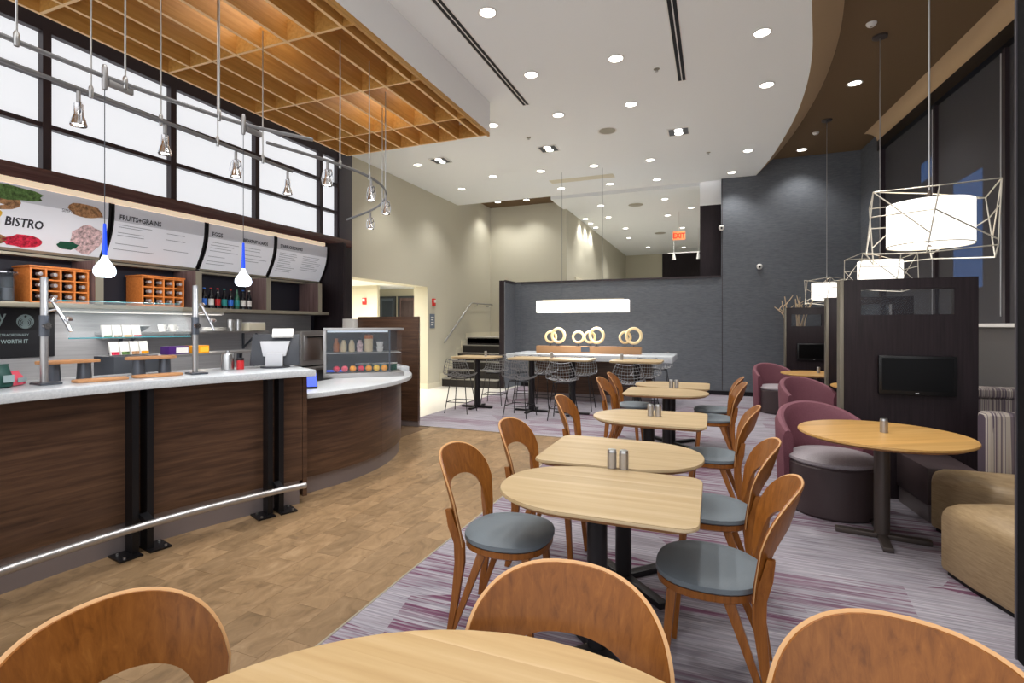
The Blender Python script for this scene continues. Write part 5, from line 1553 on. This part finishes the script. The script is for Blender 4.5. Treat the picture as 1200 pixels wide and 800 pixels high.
MB().box(-0.15, 0.25, 0.02, 0.55, 0.42, 0.86).build('backrest', 'stripes', o, bevel=0.05, seg=3)
o = thing('dark_bench', 'dark upholstered bench block under the television', 'bench', (1.63, 5.0, 0.002))
MB().prism([(-0.18, 0.30), (-0.13, -0.24), (0.19, -0.24), (0.19, 0.30)], 0.13, 0.42).build('seat', 'tub_dark', o, bevel=0.02)
MB().prism([(-0.165, 0.28), (-0.115, -0.22), (0.17, -0.22), (0.17, 0.28)], 0.0, 0.129).build('plinth', 'toe_kick', o)
o = thing('striped_banquette', 'striped banquette back beyond the first booth partition', 'bench', (2.60, 6.5, 0.002))
MB().box(-0.28, -0.10, 0.0, 0.25, 0.10, 0.78).build('backrest', 'stripes', o, bevel=0.03, seg=3)
MB().box(-0.28, -0.12, 0.781, 0.25, 0.14, 0.88).build('top_roll', 'stripes', o, bevel=0.045, seg=3)

# caged drum pendants
def make_cage():
    o = thing('caged_pendant', 'x', 'pendant lamp', (0, 0, 0), 0, 'caged drum pendants')
    d = MB().lathe([(0.222, -0.135), (0.226, -0.135), (0.226, 0.135), (0.222, 0.135)], 40, caps=False).build('drum_shade', 'shade_white', o)
    MB().lathe([(0.001, -0.13), (0.22, -0.13), (0.22, -0.126), (0.001, -0.126)], 32).build('diffuser', 'shade_white', d)
    MB().lathe([(0.001, -0.15), (0.02, -0.146), (0.008, -0.131)], 12).build('finial', 'bronze', d)
    MB().tube([(0.224 * math.cos(k * PI / 20), 0.224 * math.sin(k * PI / 20), -0.136) for k in range(40)], 0.004, 5, closed=True).build('lower_hoop', 'strip_metal', d)
    n = 6
    top = [(0.355 * math.cos(2 * PI * k / n + 0.35), 0.355 * math.sin(2 * PI * k / n + 0.35), 0.19 + (0.02 if k % 2 else -0.02)) for k in range(n)]
    bot = [(0.365 * math.cos(2 * PI * k / n + 0.18), 0.365 * math.sin(2 * PI * k / n + 0.18), -0.20 + (0.015 if k % 2 else -0.02)) for k in range(n)]
    r_ = 0.0042
    cg = MB()
    cg.tube(top, r_, 5, closed=False).cyl(top[-1], top[0], r_, n=5)
    cg.tube(bot, r_, 5, closed=False).cyl(bot[-1], bot[0], r_, n=5)
    for k in range(n):
        cg.cyl(top[k], bot[k], r_, n=5)
        a, b = Vector(top[k]), Vector(bot[k])
        c, e = Vector(top[(k + 1) % n]), Vector(bot[(k + 1) % n])
        if k % 2 == 0:
            cg.cyl(tuple(a.lerp(b, 0.35)), tuple(c.lerp(e, 0.92)), r_, n=5)
        else:
            cg.cyl(tuple(a), tuple(c.lerp(e, 0.7)), r_, n=5)
            cg.cyl(tuple(a.lerp(b, 0.4)), tuple(c.lerp(e, 0.35)), r_, n=5)
    for k in (0, 3):
        cg.cyl(top[k], (0, 0, 0.20), r_, n=5)
    cg.build('wire_cage', 'cage_wire', o)
    MB().lathe([(0.014, 0.14), (0.016, 0.20), (0.008, 0.22)], 10).build('hub', 'bronze', o)
    lamp('glow', 'POINT', (0, 0, -0.24), 14, WARM, o, size=0.25)
    return o
cage = make_cage()
pn = [(1.29, 4.06, 2.15, 0.0, 'caged drum pendant over the round table by the tan bench'), (1.84, 7.30, 2.13, 0.5, 'caged drum pendant just above the first booth partition'), (1.76, 9.95, 2.07, 1.2, 'caged drum pendant near the bare branches')]
for i, (x, y, z, r, lb) in enumerate(pn):
    o = place(cage, i, (x, y, z), r, lb)
for ob_, (x, y, z, r, lb) in zip([o for o in C.objects if o.name.startswith('caged_pendant')], pn):
    MB().cyl((0, 0, 0.21), (0, 0, ZB - z - 0.02), 0.0055, n=6).build('rod', 'brushed', ob_)
    MB().lathe([(0.075, 0.0), (0.08, 0.004), (0.08, 0.022), (0.001, 0.022)], 20, (0, 0, ZB - z - 0.0225)).build('ceiling_rose', 'bronze', ob_)

# branches in a floor vase behind the far partition
o = thing('branch_vase', 'tall vase of bare pale branches behind the far booth partition', 'vase', (1.50, 11.5, 0.002))
MB().lathe([(0.001, 0), (0.13, 0.004), (0.17, 0.3), (0.15, 0.8), (0.10, 1.05), (0.12, 1.15), (0.11, 1.15), (0.09, 1.05), (0.001, 1.0)], 24).build('vase', 'vase', o)
rnd = random.Random(5)
for k in range(9):
    a = rnd.uniform(0, 2 * PI)
    sp_ = rnd.uniform(0.12, 0.40)
    dx, dy = math.cos(a) * sp_, math.sin(a) * sp_ * 0.5
    top = rnd.uniform(1.85, 2.12)
    p = [(dx * 0.1, dy * 0.1, 1.05), (dx * 0.5, dy * 0.5, 1.4), (dx * 0.8 + rnd.uniform(-.04, .04), dy * 0.8, 1.7), (dx + rnd.uniform(-.06, .06), dy, top)]
    b = MB().tube(smooth_line(p, 4), 0.020, 7, r1=0.009).build('branch', 'driftwood', o)
    for j in range(2):
        q0 = Vector(p[2]).lerp(Vector(p[3]), 0.2 + 0.35 * j)
        q1 = q0 + Vector((rnd.uniform(-.14, .14), rnd.uniform(-.05, .05), rnd.uniform(0.05, 0.2)))
        MB().cyl(tuple(q0), tuple(q1), 0.012, 0.006, n=6).build('twig', 'driftwood', b)
